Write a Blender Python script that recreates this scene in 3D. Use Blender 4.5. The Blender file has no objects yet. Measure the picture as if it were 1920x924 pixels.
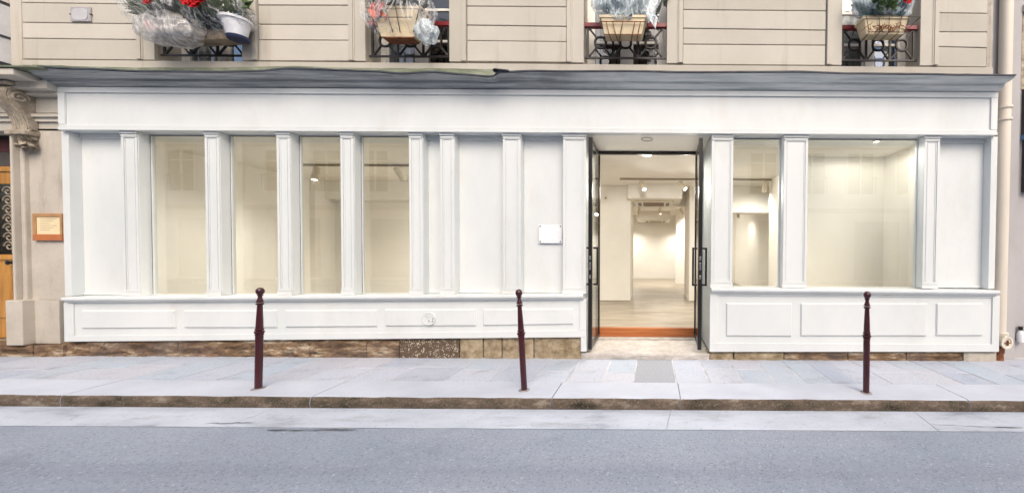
import bpy, bmesh, math, random
from mathutils import Vector, Matrix, noise as mnoise

SC = bpy.context.scene
COL = SC.collection
R = math.radians

# ------------------------------------------------------------------ camera
CAMZ = 1.457
FPX = 665.0                     # focal length in pixels of the 1920 px wide photograph
CX, CY = 1225.0, 481.6          # principal point
PITCH, ROLL = R(1.0), R(0.33)
cam_d = bpy.data.cameras.new('camera')
cam = bpy.data.objects.new('camera', cam_d)
COL.objects.link(cam)
cam_d.sensor_fit = 'HORIZONTAL'
cam_d.sensor_width = 36.0
cam_d.lens = FPX / 1920 * 36.0
cam_d.shift_x = (960 - CX) / 1920
cam_d.shift_y = (CY - 462) / 1920
cam_d.clip_start = 0.05
cam_d.clip_end = 500
CAMROT = Matrix.Rotation(math.pi / 2 - PITCH, 3, 'X') @ Matrix.Rotation(ROLL, 3, 'Z')
cam.matrix_world = Matrix.Translation((0, 0, CAMZ)) @ CAMROT.to_4x4()
SC.camera = cam

# ------------------------------------------------------------------ sky, sun, exposure
SUN_EL, SUN_AZ = 46.0, 160.0    # azimuth clockwise from +Y: the sun stands behind the camera, high, a little right
w = bpy.data.worlds.new('World')
SC.world = w
w.use_nodes = True
wn = w.node_tree.nodes
bg = wn['Background']
sky = wn.new('ShaderNodeTexSky')
sky.sky_type = 'NISHITA'
sky.sun_disc = False
sky.sun_elevation = R(SUN_EL)
sky.sun_rotation = R(SUN_AZ)
sky.air_density = 1.0
sky.dust_density = 6.0
sky.ozone_density = 0.6
w.node_tree.links.new(sky.outputs[0], bg.inputs[0])
bg.inputs[1].default_value = 0.15
sd = bpy.data.lights.new('sun', 'SUN')
sd.energy = 0.8
sd.angle = R(40)
sd.color = (1.0, 0.97, 0.90)
so = bpy.data.objects.new('sun', sd)
COL.objects.link(so)
az, el = R(SUN_AZ), R(SUN_EL)
to_sun = Vector((math.sin(az) * math.cos(el), math.cos(az) * math.cos(el), math.sin(el)))
so.rotation_euler = to_sun.to_track_quat('Z', 'Y').to_euler()
so.location = to_sun * 30
SC.view_settings.view_transform = 'Standard'
SC.view_settings.look = 'None'
SC.view_settings.gamma = 1.0
SC.view_settings.exposure = 0.52
SC.cycles.use_denoising = True
SC.cycles.max_bounces = 10
SC.cycles.diffuse_bounces = 6
SC.cycles.transparent_max_bounces = 16


# ------------------------------------------------------------------ measuring helpers
def P(px, py, Y):
    """point of the vertical plane at depth Y that the photograph shows at (px, py) -> (x, z)"""
    d = CAMROT @ Vector(((px - CX) / FPX, -(py - CY) / FPX, -1.0))
    t = Y / d.y
    return d.x * t, CAMZ + d.z * t


def G(px, py, z):
    """point of the horizontal plane z -> (x, y)"""
    d = CAMROT @ Vector(((px - CX) / FPX, -(py - CY) / FPX, -1.0))
    t = (z - CAMZ) / d.z
    return d.x * t, d.y * t


def lin(v):
    v /= 255.0
    return v / 12.92 if v <= 0.04045 else ((v + 0.055) / 1.055) ** 2.4


def C3(r, g, b):
    return (lin(r), lin(g), lin(b), 1.0)


# ------------------------------------------------------------------ materials
class NT:
    def __init__(s, name):
        s.m = bpy.data.materials.new(name)
        s.m.use_nodes = True
        s.t = s.m.node_tree
        s.N = s.t.nodes
        s.bsdf = s.N['Principled BSDF']
        s.out = s.N['Material Output']
        g = s.N.new('ShaderNodeNewGeometry')
        s.pos = g.outputs['Position']
        s.nor = g.outputs['Normal']

    def L(s, a, b):
        s.t.links.new(a, b)

    def mapped(s, scale=(1, 1, 1), offset_by_object=False):
        m = s.N.new('ShaderNodeMapping')
        s.L(s.pos, m.inputs[0])
        m.inputs['Scale'].default_value = scale
        if offset_by_object:
            oi = s.N.new('ShaderNodeObjectInfo')
            mu = s.N.new('ShaderNodeMath'); mu.operation = 'MULTIPLY'
            s.L(oi.outputs['Random'], mu.inputs[0]); mu.inputs[1].default_value = 37.0
            s.L(mu.outputs[0], m.inputs['Location'])
        return m.outputs[0]

    def noise(s, scale, detail=4, rough=0.55, vec=None, dist=0.0):
        n = s.N.new('ShaderNodeTexNoise')
        s.L(vec or s.pos, n.inputs['Vector'])
        n.inputs['Scale'].default_value = scale
        n.inputs['Detail'].default_value = detail
        n.inputs['Roughness'].default_value = rough
        n.inputs['Distortion'].default_value = dist
        return n.outputs['Fac']

    def ramp(s, fac, stops):
        r = s.N.new('ShaderNodeValToRGB')
        s.L(fac, r.inputs[0])
        e = r.color_ramp.elements
        while len(e) < len(stops):
            e.new(0.5)
        for k, (p, c) in enumerate(stops):
            e[k].position = p
            e[k].color = c if len(c) == 4 else (*c, 1)
        return r.outputs[0]

    def mix(s, fac, a, b, mode='MIX'):
        m = s.N.new('ShaderNodeMix')
        m.data_type = 'RGBA'
        m.blend_type = mode
        if isinstance(fac, (int, float)):
            m.inputs[0].default_value = fac
        else:
            s.L(fac, m.inputs[0])
        for i, v in ((6, a), (7, b)):
            if isinstance(v, tuple):
                m.inputs[i].default_value = v
            else:
                s.L(v, m.inputs[i])
        return m.outputs[2]

    def math(s, op, a, b=0.0):
        m = s.N.new('ShaderNodeMath'); m.operation = op
        for i, v in ((0, a), (1, b)):
            if isinstance(v, (int, float)):
                m.inputs[i].default_value = v
            else:
                s.L(v, m.inputs[i])
        return m.outputs[0]

    def bump(s, h, strength=0.3, dist=0.01):
        b = s.N.new('ShaderNodeBump')
        b.inputs['Strength'].default_value = strength
        b.inputs['Distance'].default_value = dist
        s.L(h, b.inputs['Height'])
        s.L(b.outputs[0], s.bsdf.inputs['Normal'])

    def finish(s, col, rough=0.5, metal=0.0, spec=0.5):
        if isinstance(col, tuple):
            s.bsdf.inputs['Base Color'].default_value = col
        else:
            s.L(col, s.bsdf.inputs['Base Color'])
        if isinstance(rough, (int, float)):
            s.bsdf.inputs['Roughness'].default_value = rough
        else:
            s.L(rough, s.bsdf.inputs['Roughness'])
        s.bsdf.inputs['Metallic'].default_value = metal
        s.bsdf.inputs['Specular IOR Level'].default_value = spec
        return s.m


def sc(c, k):
    return (min(1, c[0] * k), min(1, c[1] * k), min(1, c[2] * k), 1)


def plain(name, col, rough=0.5, var=0.12, vs=4.0, bump=0.0, bs=60, metal=0.0, spec=0.5, stretch=(1, 1, 1), by_object=False):
    n = NT(name)
    v = n.mapped(stretch, by_object)
    f = n.noise(vs, 6, 0.6, v)
    c = n.ramp(f, [(0.3, sc(col, 1 - var)), (0.7, sc(col, 1 + var))])
    if bump:
        n.bump(n.noise(bs, 5, 0.6), bump, 0.01)
    return n.finish(c, rough, metal, spec)


def make_materials():
    M = {}
    # white shopfront paint: brushed, faintly uneven
    n = NT('white_paint')
    a = n.noise(1.3, 5, 0.6, n.mapped((1, 1, 0.5)))
    c = n.ramp(a, [(0.3, C3(203, 208, 209)), (0.7, C3(216, 219, 219))])
    g_ = n.noise(1.9, 7, 0.7, n.mapped((1.0, 1, 0.45)))
    c = n.mix(n.ramp(g_, [(0.52, (0, 0, 0)), (0.72, (0.30, 0.30, 0.30))]), c, C3(190, 186, 178))
    sp = n.noise(26, 4, 0.7)
    c = n.mix(n.ramp(sp, [(0.72, (0, 0, 0)), (0.76, (0.35, 0.35, 0.35))]), c, C3(150, 145, 138))
    s = n.noise(40, 3, 0.5, n.mapped((6, 1, 0.35)))
    n.bump(s, 0.06, 0.003)
    M['white'] = n.finish(c, 0.38, 0, 0.45)
    # cream limestone of the upper storey with soot streaks
    n = NT('limestone')
    a = n.noise(1.1, 7, 0.65)
    c = n.ramp(a, [(0.25, (0.450, 0.424, 0.372, 1)), (0.75, (0.540, 0.510, 0.455, 1))])
    st = n.noise(2.4, 6, 0.6, n.mapped((2.2, 1, 0.22)))
    stf = n.ramp(st, [(0.56, (0, 0, 0)), (0.78, (0.5, 0.5, 0.5))])
    c = n.mix(stf, c, (0.30, 0.25, 0.20, 1))
    sp = n.noise(55, 4, 0.7)
    spf = n.ramp(sp, [(0.66, (0, 0, 0)), (0.74, (0.5, 0.5, 0.5))])
    c = n.mix(spf, c, (0.27, 0.23, 0.18, 1))
    n.bump(n.noise(45, 6, 0.65), 0.25, 0.006)
    oi = n.N.new('ShaderNodeObjectInfo')
    tone = n.ramp(oi.outputs['Random'], [(0.0, (0.90, 0.895, 0.885, 1)), (1.0, (1.06, 1.06, 1.065, 1))])
    c = n.mix(1.0, c, tone, 'MULTIPLY')
    M['limestone'] = n.finish(c, 0.85, 0, 0.25)
    n = NT('grey_limestone')
    a = n.noise(1.8, 7, 0.65)
    c = n.ramp(a, [(0.3, (0.40, 0.36, 0.31, 1)), (0.7, (0.54, 0.50, 0.44, 1))])
    st = n.noise(3.0, 6, 0.65, n.mapped((2.5, 1, 0.3)))
    c = n.mix(n.ramp(st, [(0.55, (0, 0, 0)), (0.75, (0.6, 0.6, 0.6))]), c, (0.22, 0.19, 0.16, 1))
    n.bump(n.noise(30, 6, 0.7), 0.45, 0.01)
    M['grey_stone'] = n.finish(c, 0.9, 0, 0.2)
    n = NT('sooty_carved_stone')
    a = n.noise(9, 6, 0.7)
    c = n.ramp(a, [(0.3, (0.20, 0.165, 0.125, 1)), (0.62, (0.43, 0.375, 0.31, 1))])
    n.bump(n.noise(28, 6, 0.7), 0.7, 0.02)
    M['carved'] = n.finish(c, 0.9, 0, 0.2)
    # weathered grey cornice
    n = NT('cornice_grey')
    a = n.noise(3.0, 6, 0.65, n.mapped((0.35, 4, 9)))
    c = n.ramp(a, [(0.3, (0.36, 0.40, 0.41, 1)), (0.5, (0.58, 0.61, 0.615, 1)), (0.7, (0.76, 0.77, 0.76, 1))])
    sx = n.N.new('ShaderNodeSeparateXYZ'); n.L(n.pos, sx.inputs[0])
    edge = n.math('ADD', n.math('MULTIPLY', sx.outputs['X'], 0.35), n.noise(1.2, 5, 0.6, n.mapped((1, 1, 3))))
    sm = n.ramp(edge, [(0.0, (0.85, 0.85, 0.85)), (0.35, (0, 0, 0))])
    sm = n.mix(n.ramp(n.noise(5, 5, 0.65, n.mapped((0.25, 3, 8))), [(0.35, (1, 1, 1)), (0.65, (0.45, 0.45, 0.45))]), (0, 0, 0, 1), sm)
    c = n.mix(sm, c, (0.11, 0.12, 0.14, 1))
    n.bump(n.noise(14, 5, 0.6, n.mapped((0.4, 2, 4))), 0.15, 0.004)
    M['cornice'] = n.finish(c, 0.55, 0, 0.4)
    M['zinc'] = plain('dark_zinc', (0.05, 0.055, 0.07, 1), 0.5, 0.4, 5, 0.2, 20)
    n = NT('green_flashing')
    a = n.noise(5, 6, 0.7, n.mapped((0.6, 1, 3)))
    c = n.ramp(a, [(0.3, (0.05, 0.06, 0.04, 1)), (0.5, (0.15, 0.175, 0.115, 1)), (0.7, (0.30, 0.31, 0.24, 1))])
    n.bump(n.noise(18, 5, 0.6), 0.4, 0.01)
    M['flashing'] = n.finish(c, 0.7)
    # asphalt: pale worn, aggregate speckle, bluish
    n = NT('asphalt')
    a = n.noise(0.55, 6, 0.65)
    c = n.ramp(a, [(0.3, (0.235, 0.275, 0.345, 1)), (0.7, (0.29, 0.332, 0.402, 1))])
    wear = n.noise(1.6, 6, 0.65, n.mapped((0.4, 1.1, 1)))
    c = n.mix(n.ramp(wear, [(0.46, (0, 0, 0)), (0.70, (0.5, 0.5, 0.5))]), c, (0.33, 0.35, 0.40, 1))
    band = n.noise(1.0, 4, 0.6, n.mapped((0.06, 1.9, 1)))
    c = n.mix(n.ramp(band, [(0.42, (0, 0, 0)), (0.62, (0.55, 0.55, 0.55))]), c, (0.20, 0.225, 0.28, 1))
    c = n.mix(n.ramp(n.noise(0.9, 5, 0.6, n.mapped((1, 1.5, 1))), [(0.58, (0, 0, 0)), (0.68, (0.35, 0.35, 0.35))]), c, (0.14, 0.16, 0.20, 1))
    c = n.mix(n.ramp(n.noise(62, 3, 0.65), [(0.34, (0.7, 0.7, 0.7)), (0.46, (0, 0, 0))]), c, (0.12, 0.135, 0.17, 1))
    c = n.mix(n.ramp(n.noise(48, 2, 0.6, n.mapped((1, 1, 1.3))), [(0.62, (0, 0, 0)), (0.70, (0.55, 0.55, 0.55))]), c, (0.46, 0.48, 0.53, 1))
    c = n.mix(n.ramp(n.noise(24, 2, 0.5, n.mapped((1, 1, 2.7))), [(0.74, (0, 0, 0)), (0.78, (0.7, 0.7, 0.7))]), c, (0.55, 0.56, 0.60, 1))
    n.bump(n.noise(75, 4, 0.7), 0.7, 0.010)
    M['asphalt'] = n.finish(c, 0.85, 0, 0.3)
    # gutter
    n = NT('gutter_concrete')
    a = n.noise(2.2, 7, 0.65, n.mapped((0.6, 1.5, 1)))
    c = n.ramp(a, [(0.28, (0.25, 0.275, 0.335, 1)), (0.42, (0.40, 0.44, 0.51, 1)), (0.72, (0.50, 0.54, 0.62, 1))])
    c = n.mix(n.ramp(n.noise(34, 4, 0.65), [(0.60, (0, 0, 0)), (0.70, (0.55, 0.55, 0.55))]), c, (0.19, 0.20, 0.22, 1))
    c = n.mix(n.ramp(n.noise(1.4, 6, 0.7, n.mapped((0.8, 3, 1))), [(0.55, (0, 0, 0)), (0.70, (0.6, 0.6, 0.6))]), c, (0.24, 0.25, 0.28, 1))
    n.bump(n.noise(50, 5, 0.65), 0.3, 0.006)
    M['gutter'] = n.finish(c, 0.75, 0, 0.35)
    # paving stones: bluish to pinkish grey by stone
    n = NT('paving_stone')
    oi = n.N.new('ShaderNodeObjectInfo')
    c = n.ramp(oi.outputs['Random'], [(0.0, (0.335, 0.385, 0.48, 1)), (0.25, (0.44, 0.47, 0.55, 1)), (0.5, (0.36, 0.43, 0.51, 1)),
                                      (0.75, (0.45, 0.46, 0.52, 1)), (1.0, (0.31, 0.36, 0.445, 1))])
    a = n.noise(3.5, 6, 0.65, n.mapped((1, 1, 1), True))
    c = n.mix(n.ramp(a, [(0.35, (0, 0, 0)), (0.7, (0.45, 0.45, 0.45))]), c, (0.47, 0.475, 0.52, 1))
    st = n.noise(2.6, 6, 0.7, n.mapped((1, 1.4, 1)))
    c = n.mix(n.ramp(st, [(0.54, (0, 0, 0)), (0.68, (0.5, 0.5, 0.5))]), c, (0.24, 0.25, 0.285, 1))
    c = n.mix(n.ramp(n.noise(46, 3, 0.65), [(0.57, (0, 0, 0)), (0.66, (0.6, 0.6, 0.6))]), c, (0.17, 0.18, 0.21, 1))
    n.bump(n.noise(40, 6, 0.65), 0.3, 0.006)
    M['paving'] = n.finish(c, 0.7, 0, 0.4)
    n = NT('dark_asphalt_patch')
    c = n.ramp(n.noise(60, 3, 0.65), [(0.35, (0.25, 0.265, 0.30, 1)), (0.65, (0.345, 0.36, 0.40, 1))])
    n.bump(n.noise(80, 4, 0.7), 0.6, 0.006)
    M['patch'] = n.finish(c, 0.85)
    M['mortar'] = plain('pavement_mortar', (0.44, 0.445, 0.475, 1), 0.9, 0.40, 3, 0.4, 90)
    n = NT('kerb_top')
    a = n.noise(2.0, 6, 0.6, n.mapped((0.7, 1, 1), True))
    c = n.ramp(a, [(0.3, (0.385, 0.415, 0.485, 1)), (0.7, (0.48, 0.51, 0.585, 1))])
    c = n.mix(n.ramp(n.noise(75, 4, 0.6), [(0.6, (0, 0, 0)), (0.7, (0.5, 0.5, 0.5))]), c, (0.20, 0.20, 0.21, 1))
    n.bump(n.noise(45, 5, 0.6), 0.25, 0.006)
    M['kerb_top'] = n.finish(c, 0.72, 0, 0.35)
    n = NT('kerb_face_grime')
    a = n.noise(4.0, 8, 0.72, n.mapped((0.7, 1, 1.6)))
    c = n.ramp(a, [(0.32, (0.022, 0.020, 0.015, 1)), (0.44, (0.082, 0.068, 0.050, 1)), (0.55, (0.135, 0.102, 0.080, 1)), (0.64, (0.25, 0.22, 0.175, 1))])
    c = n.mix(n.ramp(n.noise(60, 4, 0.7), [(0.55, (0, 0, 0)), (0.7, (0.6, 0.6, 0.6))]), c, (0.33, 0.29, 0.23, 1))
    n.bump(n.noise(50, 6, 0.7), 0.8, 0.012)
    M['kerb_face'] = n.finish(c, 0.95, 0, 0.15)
    # plinth stones
    n = NT('brown_plinth_stone')
    a = n.noise(5.0, 8, 0.72, n.mapped((0.55, 1, 2.4)))
    c = n.ramp(a, [(0.34, (0.035, 0.024, 0.016, 1)), (0.46, (0.15, 0.095, 0.06, 1)), (0.55, (0.25, 0.165, 0.10, 1)), (0.63, (0.52, 0.44, 0.33, 1))])
    b = n.noise(2.2, 5, 0.6)
    c = n.mix(n.ramp(b, [(0.45, (0, 0, 0)), (0.65, (0.5, 0.5, 0.5))]), c, (0.18, 0.15, 0.14, 1))
    n.bump(n.noise(35, 7, 0.75), 0.9, 0.02)
    M['plinth'] = n.finish(c, 0.95, 0, 0.15)
    n = NT('tan_plinth_stone')
    a = n.noise(9.0, 7, 0.7)
    c = n.ramp(a, [(0.3, (0.15, 0.105, 0.06, 1)), (0.48, (0.33, 0.26, 0.17, 1)), (0.66, (0.47, 0.39, 0.28, 1))])
    n.bump(n.noise(40, 6, 0.75), 0.9, 0.02)
    M['tan'] = n.finish(c, 0.95, 0, 0.15)
    n = NT('pebbled_concrete')
    v = n.N.new('ShaderNodeTexVoronoi'); n.L(n.pos, v.inputs['Vector']); v.inputs['Scale'].default_value = 55
    f = n.ramp(v.outputs['Distance'], [(0.30, (1, 1, 1)), (0.42, (0, 0, 0))])
    hue = n.ramp(n.noise(20, 2), [(0.45, (0.13, 0.085, 0.055, 1)), (0.56, (0.62, 0.55, 0.42, 1))])
    c = n.mix(f, (0.11, 0.075, 0.05, 1), hue)
    n.bump(n.math('SUBTRACT', 1.0, v.outputs['Distance']), 0.8, 0.015)
    M['pebble'] = n.finish(c, 0.85)
    n = NT('threshold_stone')
    a = n.noise(6, 7, 0.7)
    c = n.ramp(a, [(0.3, (0.33, 0.30, 0.27, 1)), (0.6, (0.52, 0.49, 0.46, 1))])
    n.bump(n.noise(45, 6, 0.7), 0.5, 0.01)
    M['threshold'] = n.finish(c, 0.85, 0, 0.25)
    # interior
    M['plaster'] = plain('warm_white_plaster', C3(238, 234, 226), 0.75, 0.03, 2, 0.05, 60)
    M['ceiling'] = plain('ceiling_paint', C3(232, 228, 220), 0.8, 0.03, 2)
    n = NT('screed_floor')
    a = n.noise(2.0, 7, 0.65, n.mapped((0.45, 1.6, 1)))
    c = n.ramp(a, [(0.3, (0.17, 0.135, 0.095, 1)), (0.5, (0.30, 0.255, 0.195, 1)), (0.72, (0.43, 0.385, 0.315, 1))])
    n.bump(n.noise(20, 5, 0.6), 0.1, 0.004)
    M['floor'] = n.finish(c, 0.38, 0, 0.5)
    n = NT('orange_wood')
    a = n.noise(3, 6, 0.6, n.mapped((0.5, 1, 12)))
    c = n.ramp(a, [(0.3, (0.27, 0.075, 0.022, 1)), (0.6, (0.43, 0.145, 0.042, 1)), (0.75, (0.52, 0.25, 0.11, 1))])
    M['orange'] = n.finish(c, 0.5)
    M['grille'] = plain('brown_grille', (0.16, 0.085, 0.05, 1), 0.6, 0.2)
    M['olive_grille'] = plain('olive_grille', (0.30, 0.28, 0.16, 1), 0.6, 0.2)
    M['lamp_white'] = plain('lamp_housing', C3(215, 205, 185), 0.45, 0.03)
    M['track'] = plain('track_grey', C3(150, 138, 120), 0.5, 0.05)
    n = NT('lit_lens')
    n.bsdf.inputs['Emission Color'].default_value = (1.0, 0.93, 0.80, 1)
    n.bsdf.inputs['Emission Strength'].default_value = 6.0
    M['lens'] = n.finish((0.9, 0.88, 0.8, 1), 0.4)
    # metal and paint
    M['black'] = plain('black_lacquer', (0.010, 0.009, 0.009, 1), 0.3, 0.3, 6)
    M['steel'] = plain('brushed_steel', (0.45, 0.45, 0.46, 1), 0.3, 0.1, 20, metal=1.0)
    n = NT('burgundy_paint')
    a = n.noise(7, 6, 0.65)
    c = n.ramp(a, [(0.3, (0.028, 0.0045, 0.0075, 1)), (0.7, (0.060, 0.008, 0.012, 1))])
    c = n.mix(n.ramp(n.noise(38, 5, 0.7), [(0.70, (0, 0, 0)), (0.76, (0.7, 0.7, 0.7))]), c, (0.25, 0.20, 0.18, 1))
    n.bump(n.noise(60, 4), 0.08, 0.003)
    M['burgundy'] = n.finish(c, 0.28, 0, 0.55)
    M['iron'] = plain('black_iron', (0.018, 0.014, 0.014, 1), 0.45, 0.5, 9)
    M['rail_red'] = plain('red_handrail', (0.20, 0.016, 0.022, 1), 0.4, 0.25, 8)
    M['rust'] = plain('rusty_iron', (0.20, 0.07, 0.028, 1), 0.9, 0.6, 20, 0.6, 60)
    M['cream_plastic'] = plain('cream_plastic', (0.60, 0.50, 0.33, 1), 0.5, 0.14, 6)
    M['pot_white'] = plain('pot_plastic', (0.66, 0.68, 0.73, 1), 0.5, 0.15, 9)
    M['white_plastic'] = plain('white_plastic', (0.76, 0.77, 0.80, 1), 0.4, 0.08, 6)
    M['cream_pipe'] = plain('cream_pipe_paint', (0.66, 0.60, 0.51, 1), 0.5, 0.08, 3, 0.06, 30, stretch=(1, 1, 0.3))
    n = NT('grey_render')
    a = n.noise(1.2, 7, 0.65, n.mapped((1, 1, 0.5)))
    c = n.ramp(a, [(0.3, (0.37, 0.355, 0.36, 1)), (0.7, (0.47, 0.455, 0.46, 1))])
    c = n.mix(n.ramp(n.noise(7, 6, 0.7), [(0.68, (0, 0, 0)), (0.72, (0.8, 0.8, 0.8))]), c, (0.25, 0.235, 0.23, 1))
    n.bump(n.noise(60, 5, 0.7), 0.25, 0.006)
    M['render'] = n.finish(c, 0.9, 0, 0.2)
    M['copper'] = plain('copper_frame', (0.40, 0.22, 0.10, 1), 0.4, 0.15, 8)
    M['copper_band'] = plain('orange_copper_band', (0.45, 0.15, 0.05, 1), 0.4, 0.1, 8)
    M['paper'] = plain('cream_paper', (0.72, 0.60, 0.38, 1), 0.8, 0.06, 9)
    M['ink'] = plain('faded_print', (0.38, 0.30, 0.18, 1), 0.8, 0.05)
    M['grey_plate'] = plain('grey_plate', (0.33, 0.32, 0.33, 1), 0.6, 0.15, 7)
    M['grey_plate_light'] = plain('grey_plate_disc', (0.44, 0.44, 0.46, 1), 0.6, 0.1, 7)
    n = NT('golden_oak')
    a = n.noise(3, 6, 0.6, n.mapped((6, 6, 0.5)))
    c = n.ramp(a, [(0.3, (0.30, 0.13, 0.025, 1)), (0.7, (0.55, 0.28, 0.06, 1))])
    M['oak'] = n.finish(c, 0.4)
    M['dark_red'] = plain('dark_red_panel', (0.10, 0.012, 0.012, 1), 0.5, 0.3)
    M['window_white'] = plain('window_frame_paint', C3(225, 222, 215), 0.5, 0.05, 4)
    M['curtain'] = plain('net_curtain', (0.50, 0.50, 0.50, 1), 0.9, 0.10, 1.5, stretch=(4, 1, 0.2))
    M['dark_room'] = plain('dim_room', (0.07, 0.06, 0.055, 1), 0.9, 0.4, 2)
    M['footing'] = plain('stained_footing', (0.24, 0.22, 0.22, 1), 0.9, 0.4, 25, 0.5, 80)
    M['navy'] = plain('navy_plastic', (0.02, 0.03, 0.09, 1), 0.5, 0.3)
    M['pale_render'] = plain('pale_house_render', (0.78, 0.78, 0.76, 1), 0.9, 0.06, 2)
    M['blue_paint'] = plain('blue_paint', (0.10, 0.22, 0.42, 1), 0.5, 0.2)
    M['hanger'] = plain('rubble_stone', (0.40, 0.34, 0.25, 1), 0.9, 0.5, 14, 0.9, 18)
    # leaves and petals
    for nm, a, b in (('leaf_green', (0.030, 0.075, 0.018, 1), (0.10, 0.16, 0.05, 1)), ('leaf_silver', (0.10, 0.13, 0.09, 1), (0.50, 0.52, 0.46, 1)),
                     ('leaf_dark', (0.018, 0.035, 0.022, 1), (0.07, 0.10, 0.075, 1)), ('leaf_blue', (0.08, 0.16, 0.17, 1), (0.24, 0.36, 0.38, 1))):
        n = NT(nm)
        c = n.ramp(n.noise(28, 3), [(0.35, a), (0.65, b)])
        M[nm] = n.finish(c, 0.5)
    M['petal_red'] = plain('red_petal', (0.40, 0.004, 0.006, 1), 0.7, 0.3, 30, spec=0.2)
    M['petal_pink'] = plain('pink_petal', (0.62, 0.22, 0.26, 1), 0.55, 0.3, 30)
    M['petal_orange'] = plain('orange_paper', (0.72, 0.14, 0.06, 1), 0.5, 0.3, 20)
    M['soil_box'] = plain('dirty_beige_box', (0.34, 0.27, 0.19, 1), 0.7, 0.4, 8)
    M['soil'] = plain('brown_soil', (0.09, 0.055, 0.03, 1), 0.95, 0.5, 30, 0.8, 60)
    # glass: transparent with a Fresnel reflection
    def glass(name, ior, tint):
        n = NT(name)
        n.N.remove(n.bsdf)
        tr = n.N.new('ShaderNodeBsdfTransparent'); tr.inputs[0].default_value = tint
        gl = n.N.new('ShaderNodeBsdfGlossy'); gl.inputs['Roughness'].default_value = 0.0
        fr = n.N.new('ShaderNodeFresnel')
        geo = n.N.new('ShaderNodeNewGeometry')
        # same reflectance on both faces of the thin sheet
        io = n.math('ADD', n.math('MULTIPLY', geo.outputs['Backfacing'], 1 / ior - ior), ior)
        n.L(io, fr.inputs[0])
        mx = n.N.new('ShaderNodeMixShader')
        n.L(fr.outputs[0], mx.inputs[0]); n.L(tr.outputs[0], mx.inputs[1]); n.L(gl.outputs[0], mx.inputs[2])
        n.L(mx.outputs[0], n.out.inputs[0])
        return n.m
    M['glass'] = glass('shop_glass', 1.85, (0.96, 0.97, 0.955, 1))
    M['house_glass'] = glass('house_glass', 1.9, (0.75, 0.77, 0.78, 1))
    # crumpled clear plastic
    def wrap(name, amount, col):
        n = NT(name)
        tr = n.N.new('ShaderNodeBsdfTransparent')
        mx = n.N.new('ShaderNodeMixShader')
        f = n.noise(4.2, 3, 0.55, n.mapped((1.7, 1.0, 0.6)), 1.6)
        ridge = n.math('ABSOLUTE', n.math('SUBTRACT', f, 0.5))
        fac = n.ramp(ridge, [(0.0, (min(1, amount + 0.38),) * 3), (0.022, (amount + 0.10,) * 3), (0.10, (max(0.04, amount - 0.12),) * 3)])  # denser lines along the folds paint highlights into the plastic
        n.bump(f, 0.6, 0.05)
        n.finish(col, 0.28, 0, 0.8)
        n.L(fac, mx.inputs[0]); n.L(tr.outputs[0], mx.inputs[1]); n.L(n.bsdf.outputs[0], mx.inputs[2])
        n.L(mx.outputs[0], n.out.inputs[0])
        return n.m
    M['wrap'] = wrap('clear_plastic_wrap', 0.15, (0.85, 0.85, 0.87, 1))
    M['wrap_haze'] = wrap('hazy_plastic_wrap', 0.46, (0.86, 0.84, 0.82, 1))
    M['wrap_blue'] = wrap('bluish_plastic_wrap', 0.40, (0.74, 0.84, 0.90, 1))
    return M


M = make_materials()


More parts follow.
